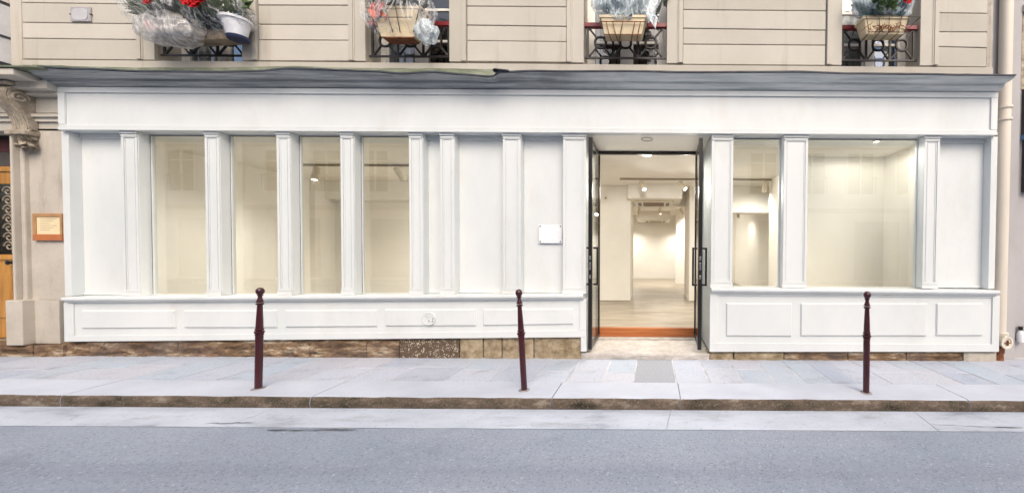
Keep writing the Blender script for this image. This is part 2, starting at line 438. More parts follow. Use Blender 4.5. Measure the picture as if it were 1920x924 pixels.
# ------------------------------------------------------------------ mesh building
class MB:
    def __init__(s):
        s.v = []
        s.f = []
        s.mi = []

    def add(s, vs, fs, mi=0):
        b = len(s.v)
        s.v += [tuple(x) for x in vs]
        s.f += [tuple(b + i for i in f) for f in fs]
        s.mi += [mi] * len(fs)
        return s

    def prism(s, front, back, mi=0):
        """two matching loops (counter-clockwise seen from the front) -> closed solid"""
        n = len(front)
        fs = [tuple(range(n)), tuple(range(2 * n - 1, n - 1, -1))]
        fs += [(i, i + n, (i + 1) % n + n, (i + 1) % n) for i in range(n)]
        return s.add(list(front) + list(back), fs, mi)

    def box(s, x0, x1, y0, y1, z0, z1, mi=0):
        x0, x1 = min(x0, x1), max(x0, x1)
        y0, y1 = min(y0, y1), max(y0, y1)
        z0, z1 = min(z0, z1), max(z0, z1)
        return s.prism([(x0, y0, z0), (x1, y0, z0), (x1, y0, z1), (x0, y0, z1)],
                       [(x0, y1, z0), (x1, y1, z0), (x1, y1, z1), (x0, y1, z1)], mi)

    def wedge(s, x0, x1, zb0, zb1, zt0, zt1, y0, y1, mi=0):
        """board whose bottom and top edges may slope: zb0/zt0 at x0, zb1/zt1 at x1"""
        return s.prism([(x0, y0, zb0), (x1, y0, zb1), (x1, y0, zt1), (x0, y0, zt0)],
                       [(x0, y1, zb0), (x1, y1, zb1), (x1, y1, zt1), (x0, y1, zt0)], mi)

    def pxboard(s, xl, xr, ytl, ytr, ybl, ybr, Yf, Yb, mi=0):
        x0, zt0 = P(xl, ytl, Yf)
        x1, zt1 = P(xr, ytr, Yf)
        _, zb0 = P(xl, ybl, Yf)
        _, zb1 = P(xr, ybr, Yf)
        return s.wedge(x0, x1, zb0, zb1, zt0, zt1, Yf, Yb, mi)

    def tube(s, pts, r, n=8, mi=0, closed=False):
        pts = [Vector(p) for p in pts]
        rs = r if isinstance(r, (list, tuple)) else [r] * len(pts)
        m = len(pts)
        vs = []
        up = None
        for i in range(m):
            if closed:
                t = (pts[(i + 1) % m] - pts[i - 1]).normalized()
            else:
                t = (pts[min(i + 1, m - 1)] - pts[max(i - 1, 0)]).normalized()
            if up is None:
                up = Vector((0, 0, 1)) if abs(t.z) < 0.9 else Vector((1, 0, 0))
            a = up - t * up.dot(t)
            if a.length < 1e-5:
                a = t.orthogonal()
            a.normalize()
            up = a
            b = t.cross(a)
            for k in range(n):
                an = 2 * math.pi * k / n
                vs.append(pts[i] + (a * math.cos(an) + b * math.sin(an)) * rs[i])
        fs = []
        for i in range(m if closed else m - 1):
            j = (i + 1) % m
            for k in range(n):
                fs.append((i * n + k, i * n + (k + 1) % n, j * n + (k + 1) % n, j * n + k))
        if not closed:
            fs.append(tuple(range(n - 1, -1, -1)))
            fs.append(tuple((m - 1) * n + k for k in range(n)))
        return s.add(vs, fs, mi)

    def lathe(s, base, axis, prof, n=20, mi=0):
        """prof: list of (distance along axis, radius)"""
        axis = Vector(axis).normalized()
        base = Vector(base)
        u = Vector((1, 0, 0)) if abs(axis.x) < 0.9 else Vector((0, 0, 1))
        u = (u - axis * u.dot(axis)).normalized()
        w_ = axis.cross(u)
        vs, fs = [], []
        for h, r in prof:
            for k in range(n):
                an = 2 * math.pi * k / n
                vs.append(base + axis * h + (u * math.cos(an) + w_ * math.sin(an)) * max(r, 1e-4))
        for i in range(len(prof) - 1):
            for k in range(n):
                fs.append((i * n + k, i * n + (k + 1) % n, (i + 1) * n + (k + 1) % n, (i + 1) * n + k))
        fs.append(tuple(range(n - 1, -1, -1)))
        fs.append(tuple((len(prof) - 1) * n + k for k in range(n)))
        return s.add(vs, fs, mi)

    def profile(s, prof, x0, x1, mi=0):
        """closed (y, z) outline swept along x"""
        a = [(x0, y, z) for y, z in prof]
        b = [(x1, y, z) for y, z in prof]
        n = len(prof)
        fs = [(i, (i + 1) % n, (i + 1) % n + n, i + n) for i in range(n)]
        fs += [tuple(range(n - 1, -1, -1)), tuple(range(n, 2 * n))]
        return s.add(a + b, fs, mi)

    def build(s, name, mat, parent=None, smooth=False, bevel=0.0, angle=40):
        off = world_loc(parent)
        me = bpy.data.meshes.new(name)
        me.from_pydata([(x - off.x, y - off.y, z - off.z) for x, y, z in s.v], [], s.f)
        mats = mat if isinstance(mat, (list, tuple)) else [mat]
        for m in mats:
            me.materials.append(M[m])
        me.polygons.foreach_set('material_index', s.mi)
        bm = bmesh.new()
        bm.from_mesh(me)
        bmesh.ops.recalc_face_normals(bm, faces=bm.faces)
        bm.to_mesh(me)
        bm.free()
        if smooth:
            me.shade_smooth()
            me.set_sharp_from_angle(angle=R(angle))
        o = bpy.data.objects.new(name, me)
        COL.objects.link(o)
        if parent:
            o.parent = parent
        if bevel:
            b = o.modifiers.new('bevel', 'BEVEL')
            b.width = bevel
            b.segments = 2
            b.limit_method = 'ANGLE'
        return o


def world_loc(o):
    v = Vector((0, 0, 0))
    while o:
        v += Vector(o.location)
        o = o.parent
    return v


def tag(o, label=None, cat=None, group=None, kind=None):
    if label:
        o['label'] = label
    if cat:
        o['category'] = cat
    if group:
        o['group'] = group
    if kind:
        o['kind'] = kind
    return o


def thing(name, loc, label, cat, group=None):
    o = bpy.data.objects.new(name, None)
    o.empty_display_size = 0.2
    COL.objects.link(o)
    o.location = loc
    return tag(o, label, cat, group)


def struct(o):
    return tag(o, kind='structure')


def rough_block(x0, x1, y0, y1, z0, z1, amp, seed, nx=10, nz=4, mi=0, topamp=0.0, joint=1.0):
    """weathered block of stone: front face and top edge displaced by noise, closed behind"""
    mb = MB()
    vs = []
    for j in range(nz + 1):
        for i in range(nx + 1):
            x = x0 + (x1 - x0) * i / nx
            z = z0 + (z1 - z0) * j / nz
            d = mnoise.noise((x * 9 + seed * 7.3, z * 14, seed)) * amp + mnoise.noise((x * 27, z * 35 + seed, seed)) * amp * 0.5
            edge = min(i, nx - i) == 0 and joint > 0
            zz = z + (mnoise.noise((x * 6, seed * 3.1, 2)) * topamp if j == nz else 0)
            vs.append((x, y0 - (0 if edge else d) + (amp * 0.8 if (edge or j == nz) else 0), zz))
    top = len(vs)
    for i in range(nx + 1):
        x = x0 + (x1 - x0) * i / nx
        vs.append((x, y1, vs[nz * (nx + 1) + i][2]))
    bot = len(vs)
    for i in range(nx + 1):
        vs.append((x0 + (x1 - x0) * i / nx, y1, z0))
    fs = []
    W = nx + 1
    for j in range(nz):
        for i in range(nx):
            fs.append((j * W + i, j * W + i + 1, (j + 1) * W + i + 1, (j + 1) * W + i))
    for i in range(nx):
        fs.append((nz * W + i, nz * W + i + 1, top + i + 1, top + i))
        fs.append((top + i, top + i + 1, bot + i + 1, bot + i))
        fs.append((bot + i, bot + i + 1, i + 1, i))
    fs.append(tuple([j * W for j in range(nz + 1)] + [top, bot]))
    fs.append(tuple([j * W + nx for j in range(nz, -1, -1)] + [bot + nx, top + nx]))
    return mb.add(vs, fs, mi)


# depths of the facade's layers
YF = 4.75       # pilaster fronts
YFAS = 4.72     # fascia front
YG = 4.87       # shop glass
YD = 5.55       # door line at the back of the porch
YW = 4.80       # stone courses upstairs
ZH = 3.0        # head of the shop windows
XL, XR = P(113, 210, YFAS)[0], P(1868, 220, YFAS)[0]
ZFL = 0.247     # showroom floor
ZCE = 3.0       # showroom ceiling

# ================================================================== GROUND
KY0 = G(1225, 748, 0)[1]        # kerb front
KY1 = G(1225, 717, 0)[1]        # kerb back
GY0 = G(1225, 805, -0.11)[1]    # gutter front
ZR = -0.11
X0, X1 = -30.0, 30.0
mb = MB()
nx, ny = 60, 26
ys = [-7.2 + (GY0 + 7.2) * j / ny for j in range(ny + 1)]
vs, fs = [], []
for j, y in enumerate(ys):
    for i in range(nx + 1):
        x = X0 + (X1 - X0) * i / nx
        vs.append((x, y, ZR - 0.002 + 0.03 * math.sin(math.pi * max(0, min(1, (GY0 - y) / 7))) + 0.004 * mnoise.noise((x * 0.8, y * 0.8, 0)) * (0 if j == ny else 1)))
for j in range(ny):
    for i in range(nx):
        a = j * (nx + 1) + i
        fs.append((a, a + 1, a + nx + 2, a + nx + 1))
mb.add(vs, fs)
struct(mb.build('road', 'asphalt', smooth=True))

mb = MB()
mb.box(-60, 60, -60, 60, -0.6, -0.3)
struct(mb.build('ground', 'asphalt'))

# gutter with its cracks and open joints
gut = MB()
gx = [X0] + [G(px, 785, ZR)[0] for px in (-560, 20, 470, 1260, 1735, 2190)] + [X1]
random.seed(3)
gutter = MB()
gutter.box(X0, X1, GY0, KY0 + 0.02, -0.22, ZR - 0.006)
gutter = struct(gutter.build('gutter', 'gutter'))
for i in range(len(gx) - 1):
    s0 = 0.10 if i else 0
    m_ = MB()
    a, b = gx[i] + 0.003, gx[i + 1] - 0.003
    # joints run slightly aslant
    lo = [(a + s0 * (-0.6), GY0, ZR), (b - 0.06, GY0, ZR), (b, KY0 - 0.001, ZR), (a, KY0 - 0.001, ZR)]
    hi = [(x, y, ZR + 0.004) for x, y, z in lo]
    m_.prism(hi, lo)
    m_.build('gutter_slab', 'gutter', gutter)


def crack(name, pts, wid, z, parent):
    m_ = MB()
    up, dn = [], []
    for k, (x, y) in enumerate(pts):
        ww = wid * (0.25 + random.random()) * (0.3 if k in (0, len(pts) - 1) else 1)
        up.append((x, y + ww, z))
        dn.append((x, y - ww, z))
    n = len(pts)
    m_.add(up + dn, [(i, i + 1, n + i + 1, n + i) for i in range(n - 1)])
    return m_.build(name, 'zinc', parent)


def wobble(p0, p1, n, amp):
    out = []
    for k in range(n + 1):
        t = k / n
        out.append((p0[0] + (p1[0] - p0[0]) * t, p0[1] + (p1[1] - p0[1]) * t + random.uniform(-amp, amp)))
    return out


crack('crack', wobble(G(500, 807, ZR), G(668, 806, ZR), 16, 0.008), 0.010, ZR + 0.008, gutter)
crack('crack', wobble(G(385, 795, ZR), G(480, 793, ZR), 10, 0.008), 0.005, ZR + 0.008, gutter)
crack('crack', wobble(G(440, 787, ZR), G(478, 771, ZR), 6, 0.006), 0.004, ZR + 0.008, gutter)
crack('crack', wobble(G(1745, 796, ZR), G(1905, 804, ZR), 12, 0.007), 0.004, ZR + 0.008, gutter)
crack('crack', wobble(G(1860, 801, ZR), G(1918, 803, ZR), 8, 0.004), 0.005, ZR + 0.008, gutter)
crack('crack', wobble(G(130, 790, ZR), G(150, 778, ZR), 6, 0.006), 0.003, ZR + 0.008, gutter)

# kerb: one object per long stone
kerb = MB()
kerb.box(X0, X1, KY0 + 0.03, KY1, -0.3, -0.02)
kerb = struct(kerb.build('kerb', 'kerb_top'))
kx = [G(px, 748, 0)[0] for px in (-1100, -680, -300, 85, 572, 1033, 1276, 1813, 2260, 2700)]
for i in range(len(kx) - 1):
    a, b = kx[i] + 0.005, kx[i + 1] - 0.005
    nxk = max(6, int((b - a) / 0.12))
    m_ = MB()
    vs, fs = [], []
    rows = 7
    for j in range(rows):
        for k in range(nxk + 1):
            x = a + (b - a) * k / nxk
            jit = mnoise.noise((x * 5, j * 0.7, 1.7))
            jit2 = mnoise.noise((x * 14, j * 2.1, 4.7))
            prof = [(KY0 + 0.004, -0.2), (KY0 + 0.004, -0.112), (KY0 - 0.002, -0.06), (KY0 + 0.004, -0.024), (KY0 + 0.022, -0.004), (KY0 + 0.06, 0.0), (KY1 - 0.004, 0.002)]
            y, z = prof[j]
            if 1 <= j <= 4:
                y += jit * 0.008 + jit2 * 0.006
                z += (jit2 * 0.003 if j in (3, 4) else 0)
            vs.append((x, y, z))
    for j in range(rows - 1):
        for k in range(nxk):
            fs.append((j * (nxk + 1) + k, j * (nxk + 1) + k + 1, (j + 1) * (nxk + 1) + k + 1, (j + 1) * (nxk + 1) + k))
    base = len(vs)
    m_.add(vs, fs)
    for q in range(len(fs)):
        m_.mi[q] = 1 if q < nxk * 4 else 0
    # closing ends and underside
    e0 = [j * (nxk + 1) for j in range(rows)]
    e1 = [j * (nxk + 1) + nxk for j in range(rows)]
    vb = len(m_.v)
    m_.v += [(a, KY1 - 0.004, -0.2), (b, KY1 - 0.004, -0.2)]
    m_.f += [tuple(e0 + [vb]), tuple(e1 + [vb + 1]), tuple([e0[0]] + list(range(1, nxk)) + [e1[0], vb + 1, vb])]
    m_.mi += [0, 0, 0]
    m_.build('kerb_stone', ['kerb_top', 'kerb_face'], kerb, smooth=True, angle=50)

# pavement bed (mortar) and its slabs
pav = MB()
pav.box(X0, X1, KY1, 6.0, -0.3, -0.0025)
pavement = struct(pav.build('pavement', 'mortar'))
random.seed(11)
col_px = [995, 1060, 1129, 1188, 1267, 1330, 1394, 1456, 1512, 1562, 1612, 1668, 1745, 1802, 1862, 1925]
edges = [G(p, 717, 0)[0] for p in col_px]
x = edges[0]
left = []
while x > -9.8:
    x -= random.uniform(0.36, 0.62)
    left.append(x)
x = edges[-1]
right = []
while x < 6.8:
    x += random.uniform(0.36, 0.5)
    right.append(x)
edges = left[::-1] + edges + right
SY0, SY1 = KY1 + 0.003, 4.80
for i in range(len(edges) - 1):
    a, b = edges[i], edges[i + 1]
    mid = (a + b) / 2
    special = abs(mid - (G(1188, 717, 0)[0] + G(1267, 717, 0)[0]) / 2) < 0.02
    g = random.uniform(0.010, 0.020)
    cuts = [SY0, SY1]
    if not special and random.random() < 0.75:
        cuts = [SY0, SY0 + random.uniform(0.28, 0.5), SY1]
    for j in range(len(cuts) - 1):
        y0, y1 = cuts[j] + (g * 0.6 if j else 0.002), cuts[j + 1] - g * 0.6
        za = 0.001 + random.uniform(-0.002, 0.003)
        m_ = MB()
        q = lambda: random.uniform(-0.006, 0.006)
        top = [(a + g / 2 + q(), y0, za), (b - g / 2 + q(), y0, za + random.uniform(-0.002, 0.002)), (b - g / 2 + q(), y1, za), (a + g / 2 + q(), y1, za)]
        bot = [(x_, y_, -0.05) for x_, y_, z_ in top]
        m_.prism(top, bot)
        m_.build('paving_slab', 'patch' if special else 'paving', pavement, bevel=0.005)


# ================================================================== BOLLARDS
def bollard(px_base, py_base, px_top, label):
    x, y = G(px_base, py_base, 0.0)
    xt = P(px_top, py_base - 186, y)[0]
    H = 1.06
    K = 0.71      # slimness of every radius
    ax = Vector((xt - x, 0, H)).normalized()
    t = thing('bollard', (x, y, 0), label, 'bollard', 'turned metal bollards along the kerb')
    B = Vector((x, y, 0))
    m_ = MB(); m_.lathe(B - ax * 0.05, ax, [(0, 0.041 * K), (0.05, 0.0415 * K), (0.60, 0.0435 * K), (0.612, 0.042 * K)], 24); m_.build('lower_shaft', 'burgundy', t, True)
    for h, r, th in ((0.568, 0.048 * K, 0.011), (0.592, 0.056 * K, 0.013), (0.620, 0.049 * K, 0.011)):
        m_ = MB(); m_.lathe(B + ax * (h - th), ax, [(0, r * 0.82), (th * 0.45, r), (th, r * 1.02), (th * 1.55, r), (th * 2, r * 0.82)], 24); m_.build('ring', 'burgundy', t, True)
    m_ = MB(); m_.lathe(B + ax * 0.625, ax, [(0, 0.042 * K), (0.02, 0.0415 * K), (0.12, 0.037 * K), (0.235, 0.030 * K), (0.25, 0.030 * K)], 24); m_.build('upper_shaft', 'burgundy', t, True)
    for h, r, th in ((0.884, 0.046 * K, 0.009), (0.908, 0.044 * K, 0.008)):
        m_ = MB(); m_.lathe(B + ax * (h - th), ax, [(0, r * 0.8), (th * 0.5, r), (th * 1.5, r), (th * 2, r * 0.8)], 24); m_.build('ring', 'burgundy', t, True)
    m_ = MB(); m_.lathe(B + ax * 0.914, ax, [(0, 0.036 * K), (0.012, 0.033 * K), (0.03, 0.025 * K), (0.05, 0.023 * K), (0.056, 0.036 * K), (0.062, 0.036 * K), (0.066, 0.024 * K)], 20); m_.build('neck', 'burgundy', t, True)
    pr = []
    for k in range(13):
        a = math.pi * k / 12
        pr.append((0.040 - 0.040 * math.cos(a), 0.049 * K * math.sin(a)))
    m_ = MB(); m_.lathe(B + ax * 0.974, ax, pr, 24); m_.build('ball_finial', 'burgundy', t, True, angle=80)
    m_ = MB(); m_.lathe(B + Vector((0, 0, 0.0005)), (0, 0, 1), [(0, 0.058), (0.004, 0.054), (0.007, 0.034)], 20); m_.build('footing', 'footing', t, True)
    return t


bollard(484.5, 728, 488, 'burgundy bollard on the kerb below the second shop window, left of the other two')
bollard(983, 731, 972.5, 'leaning burgundy bollard on the kerb just left of the open shop door')
bollard(1624, 736, 1626, 'burgundy bollard on the kerb in front of the widest shop window')


# ================================================================== BUILDING UPSTAIRS
bld = thing('apartment_building', (P(960, 60, YW)[0], YW + 0.2, 3.5), 'cream limestone upper storey with four windows above the white shopfront', 'building')
WIN = [  # opening left, right, sill y in the photograph, outer edge of the surround left and right
    (291, 455, 113.5, 259, 485), (686, 843, 115.5, 655, 876), (1094.5, 1250, 118.5, 1062, 1281), (1577.5, 1724, 123.0, 1548, 1758)]
ZTOP = 7.2
ZWT = 6.55
BXL, BXR = P(38, 60, YW)[0], P(1863, 60, YW)[0]
wx = []
for l, r, sy, ol, orr in WIN:
    wx.append((P(l, sy, YW)[0], P(r, sy, YW)[0], P((l + r) / 2, sy, YW)[1], P(ol, sy, YW)[0], P(orr, sy, YW)[0]))
# masonry core
core = MB()
xs = [BXL] + [v for q in wx for v in q[:2]] + [BXR]
YC = YW + 0.035
for i in range(0, len(xs), 2):
    core.box(xs[i], xs[i + 1], YC, 5.25, 3.05, ZTOP)
for a, b, zs, _, _ in wx:
    core.box(a, b, YC, 5.25, 3.05, zs - 0.02)
    core.box(a, b, YC, 5.25, ZWT, ZTOP)
core.box(BXL, BXR, 5.25, 16.5, ZTOP - 0.3, ZTOP)
core.build('wall', 'limestone', bld)
# stone courses of the piers: line heights read at both ends of each pier
PIER = [(42, 256, [(111, 113), (72, 74.6), (42.3, 45), (5, 8)]), (485, 655, [(114.5, 115), (75, 76), (46, 47), (10, 10.5)]),
        (876, 1062, [(115.5, 117.5), (76.5, 78.5), (47.5, 50), (12, 13.5)]), (1281, 1548, [(121, 123), (83, 85), (53.5, 57), (18.5, 21)]),
        (1758, 1851, [(125, 126), (87.5, 90), (60, 60.5), (24.5, 25.5)])]
random.seed(5)
for xl, xr, lines in PIER:
    za = [P(xl, l[0], YW)[1] for l in lines]
    zb = [P(xr, l[1], YW)[1] for l in lines]
    hs = [0.21, 0.28, 0.28, 0.21, 0.28, 0.28, 0.21, 0.28]
    k = 0
    while za[-1] < ZTOP - 0.2 and k < 12:
        za.append(za[-1] + hs[k % 8]); zb.append(zb[-1] + hs[k % 8]); k += 1
    a, b = P(xl, 60, YW)[0], P(xr, 60, YW)[0]
    for j in range(len(za) - 1):
        gp = 0.0055
        m_ = MB()
        dy = random.uniform(-0.002, 0.002)
        m_.wedge(a, b, za[j] + gp, zb[j] + gp, min(ZTOP, za[j + 1] - gp), min(ZTOP, zb[j + 1] - gp), YW + dy, YC + 0.005)
        m_.build('stone_course', 'limestone', bld, bevel=0.005)
# ledge under the windows
m_ = MB()
m_.wedge(BXL, BXR, 3.62, 3.62, P(38, 112, YW)[1] - 0.004, P(1863, 126.5, YW)[1] - 0.004, YW - 0.006, YC + 0.01)
m_.build('ledge', 'limestone', bld, bevel=0.004)
# strip of rough stone at the right-hand end
m_ = rough_block(P(1852.5, 60, YW)[0], BXR, YW + 0.004, YC + 0.02, P(1857, 126, YW)[1], ZTOP, 0.010, 8, 2, 60)
m_.build('rough_quoin', 'grey_stone', bld)
# window surrounds
for a, b, zs, oa, ob in wx:
    s_ = MB()
    for p, q, inner in ((oa + 0.008, a, 1), (b, ob - 0.008, -1)):
        s_.box(p, q, YW - 0.008, YC + 0.01, zs - 0.002, ZWT + 0.2)
        # raised outer fillet
        if inner > 0:
            s_.box(p, p + 0.055, YW - 0.026, YW - 0.008, zs + 0.001, ZWT + 0.2)
            s_.box(p + 0.055, p + 0.075, YW - 0.016, YW - 0.008, zs + 0.001, ZWT + 0.2)
        else:
            s_.box(q - 0.055, q, YW - 0.026, YW - 0.008, zs + 0.001, ZWT + 0.2)
            s_.box(q - 0.075, q - 0.055, YW - 0.016, YW - 0.008, zs + 0.001, ZWT + 0.2)
    s_.box(a, b, YW - 0.008, YC + 0.01, ZWT, ZWT + 0.2)
    s_.build('window_surround', 'limestone', bld, bevel=0.004)
# casement windows
YWIN = YW + 0.27
for k, (a, b, zs, oa, ob) in enumerate(wx):
    f_ = MB()
    wd = b - a
    jb = 0.07
    f_.box(a, a + jb, YWIN, YWIN + 0.07, zs, ZWT)
    f_.box(b - jb, b, YWIN, YWIN + 0.07, zs, ZWT)
    mid = (a + b) / 2
    f_.box(mid - 0.055, mid + 0.055, YWIN - 0.012, YWIN + 0.06, zs, ZWT)
    f_.box(a + jb, b - jb, YWIN + 0.002, YWIN + 0.068, zs, zs + 0.10)
    for side in (-1, 1):
        x0 = a + jb if side < 0 else mid + 0.055
        x1 = mid - 0.055 if side < 0 else b - jb
        f_.box(x0, x0 + 0.035, YWIN + 0.01, YWIN + 0.055, zs + 0.10, ZWT)
        f_.box(x1 - 0.035, x1, YWIN + 0.01, YWIN + 0.055, zs + 0.10, ZWT)
        for zz in (0.42, 0.86, 1.30, 1.74, 2.18):
            f_.box(x0 + 0.035, x1 - 0.035, YWIN + 0.015, YWIN + 0.05, zs + zz, zs + zz + 0.032)
    fo = f_.build('window', 'window_white', bld)
    for side in (-1, 1):
        x0 = a + jb if side < 0 else mid + 0.055
        x1 = mid - 0.055 if side < 0 else b - jb
        p_ = MB(); p_.box(x0 + 0.033, x1 - 0.033, YWIN + 0.03, YWIN + 0.034, zs + 0.09, ZWT); p_.build('pane', 'house_glass', fo)
    # net curtain
    c_ = MB()
    n = 48
    vs = []
    for i in range(n + 1):
        xx = a + jb + (wd - 2 * jb) * i / n
        yy = YWIN + 0.13 + 0.018 * math.sin(i * 1.7 + k) + 0.01 * math.sin(i * 0.61)
        vs += [(xx, yy, zs + 0.05), (xx, yy, ZWT)]
    drop = {0: (16, 34), 1: (27, 41), 2: (4, 44), 3: (30, 40)}[k]
    fs = [(2 * i, 2 * i + 2, 2 * i + 3, 2 * i + 1) for i in range(n) if not (drop[0] <= i < drop[1])]
    c_.add(vs, fs)
    c_.build('curtain', 'curtain', fo, smooth=True, angle=180)
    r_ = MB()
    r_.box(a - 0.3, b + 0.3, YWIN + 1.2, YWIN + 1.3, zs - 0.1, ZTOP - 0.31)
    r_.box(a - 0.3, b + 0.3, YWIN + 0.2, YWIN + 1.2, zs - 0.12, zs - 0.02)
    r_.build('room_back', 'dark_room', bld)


# iron window guards
def guard(k, label):
    a, b, zs, oa, ob = wx[k]
    l, r = WIN[k][0], WIN[k][1]
    Yg = YW + 0.06
    zb = zs + 0.085
    zt = zs + 0.50
    t = thing('window_guard', ((a + b) / 2, Yg, zb), label, 'railing', 'iron guards across the upper windows')
    rw = 0.022
    m_ = MB(); m_.box(a, b, Yg - 0.03, Yg + 0.03, zt, zt + 0.055); m_.build('top_rail', 'rail_red', t, bevel=0.004)
    m_ = MB(); m_.box(a, b, Yg - 0.010, Yg + 0.010, zb, zb + 0.022); m_.build('bottom_rail', 'iron', t)
    p0, p1 = a + 0.045, b - 0.045
    st = (p1 - p0) / 3
    for i in range(4):
        x = p0 + st * i
        m_ = MB(); m_.box(x - 0.012, x + 0.012, Yg - 0.010, Yg + 0.010, zb + 0.022, zt); m_.build('bar', 'iron', t)
    for i in range(3):
        c = Vector((p0 + st * (i + 0.5), Yg, (zb + zt) / 2 + 0.01))
        h = (zt - zb) / 2 - 0.012
        q = st / 2 - 0.012
        rr = 0.075
        for sx in (-1, 1):
            for sz in (-1, 1):
                m_ = MB()
                e = Vector((c.x + sx * q, Yg, c.z + sz * h))
                d = (e - c).normalized()
                m_.tube([c + d * rr, e], 0.0135, 6)
                m_.lathe(e - d * 0.055, d, [(0, 0.010), (0.02, 0.017), (0.05, 0.012)], 8)
                m_.build('cross_bar', 'iron', t, True)
        m_ = MB()
        pts = [c + Vector((rr * math.cos(u), 0, rr * math.sin(u))) * (1 + 0.03 * math.cos(4 * u - math.pi)) for u in [2 * math.pi * j / 32 for j in range(32)]]
        m_.tube(pts, 0.017, 6, closed=True)
        for u in (0.25, 0.75, 1.25, 1.75):
            m_.lathe(c + Vector((math.cos(u * math.pi), 0, math.sin(u * math.pi))) * rr * 0.95, (math.cos(u * math.pi), 0, math.sin(u * math.pi)), [(0, 0.016), (0.014, 0.018), (0.028, 0.008)], 8)
        m_.build('ring', 'iron', t, True)
    return t


guard(0, 'iron window guard mostly hidden under the big plastic wrapped flower bundle, leftmost window')
guard(1, 'iron window guard with red rail behind the cream box in a clear bag')
guard(2, 'iron window guard with red rail above the shop door, behind the foil topped box')
guard(3, 'iron window guard with red rail at the rightmost upper window')


# ---------------------------------------------------------------- flower boxes
def leaf_mesh(n, center, rad, size, seed, aspect=2.6, droop=0.0):
    random.seed(seed)
    m_ = MB()
    for _ in range(n):
        while True:
            p = Vector((random.uniform(-1, 1), random.uniform(-1, 1), random.uniform(-1, 1)))
            if p.length < 1:
                break
        d = Vector((p.x * 0.8 + random.uniform(-.5, .5), p.y * 0.6 - 0.3 + random.uniform(-.5, .5), 0.5 + random.uniform(-.6, .6) - droop)).normalized()
        c = Vector(center) + Vector((p.x * rad[0], p.y * rad[1], p.z * rad[2]))
        s = size * random.uniform(0.6, 1.3)
        side = d.cross(Vector((random.uniform(-1, 1), random.uniform(-1, 1), random.uniform(-1, 1)))).normalized() * s / aspect / 2 * 1.3
        up = d.cross(side).normalized() * s * 0.12
        m_.add([c, c + d * s * 0.5 + side + up, c + d * s, c + d * s * 0.5 - side + up, c + d * s * 0.55], [(0, 1, 4), (1, 2, 4), (2, 3, 4), (3, 0, 4)])
    return m_


def bag(center, rad, seed, rough=0.18, folds=9, cut_top=0.0, pinch=0.25, nu=72, nv=36):
    """crumpled plastic around a bundle: folds radiate from the gathered bottom"""
    m_ = MB()
    vs = []
    for j in range(nv + 1):
        ph = math.pi * (0.02 + (0.98 - cut_top) * j / nv)      # 0 = bottom
        for i in range(nu):
            th = 2 * math.pi * i / nu
            d = Vector((math.sin(ph) * math.cos(th), math.sin(ph) * math.sin(th), -math.cos(ph)))
            nz = mnoise.noise(d * 2.1 + Vector((seed * 3.7, 0, 0)))
            nf = abs(mnoise.noise(Vector((d.x * 4.5, d.y * 4.5, d.z * 1.6)) + Vector((0, seed * 2.1, 0))))
            fo = abs(math.sin(folds * th * 0.5 + 4 * nz))
            r = 1 + rough * (nz * 0.9 + (1 - fo) * 0.28 - nf * 0.5)
            r *= 1 - pinch * max(0, -d.z) ** 3
            vs.append((center[0] + d.x * rad[0] * r, center[1] + d.y * rad[1] * r, center[2] + d.z * rad[2] * r))
    fs = []
    for j in range(nv):
        for i in range(nu):
            fs.append((j * nu + i, j * nu + (i + 1) % nu, (j + 1) * nu + (i + 1) % nu, (j + 1) * nu + i))
    m_.add(vs, fs)
    return m_


def flower(m_, c, r, seed):
    random.seed(seed)
    c = Vector(c)
    for ring, (n, tilt, rr) in enumerate(((6, 0.35, 1.0), (5, 0.8, 0.72), (3, 1.2, 0.42))):
        for k in range(n):
            a = 2 * math.pi * k / n + ring * 0.5 + random.uniform(-.15, .15)
            out = Vector((math.cos(a), -math.sin(tilt) * 0.8 - 0.2, math.sin(a)))
            tip = c + out.normalized() * r * rr
            side = Vector((-math.sin(a), 0, math.cos(a))) * r * rr * 0.42
            mid = c + out.normalized() * r * rr * 0.62
            m_.add([c, mid + side, tip + side * 0.4 + Vector((0, -0.01, 0)), tip - side * 0.4, mid - side], [(0, 1, 2, 3, 4)])


def taper_box(m_, xc, y0, y1, zb, zt, wb, wt, th=0.008):
    """open planter: tapered walls with a rim"""
    def ring(w, z, ins):
        return [(xc - w / 2 + ins, y0 + ins * 1, z), (xc + w / 2 - ins, y0 + ins, z), (xc + w / 2 - ins, y1 - ins, z), (xc - w / 2 + ins, y1 - ins, z)]
    k = 0.03
    b_ = [(xc - wb / 2, y0 + k, zb), (xc + wb / 2, y0 + k, zb), (xc + wb / 2, y1 - k, zb), (xc - wb / 2, y1 - k, zb)]
    z1 = zt - 0.035
    o = [b_, ring(wt * 0.97, z1, 0.004), ring(wt, z1, -0.006), ring(wt, zt, -0.006), ring(wt, zt, th), ring(wt * 0.97, zt - 0.05, th + 0.01)]
    vs = [p for l_ in o for p in l_]
    fs = [(3, 2, 1, 0)]
    for j in range(len(o) - 1):
        for i in range(4):
            fs.append((4 * j + i, 4 * j + (i + 1) % 4, 4 * j + 4 + (i + 1) % 4, 4 * j + 4 + i))
    fs.append(tuple(4 * (len(o) - 1) + i for i in range(4)))
    m_.add(vs, fs)


YP = YW - 0.13        # flower boxes hang in front of the guards
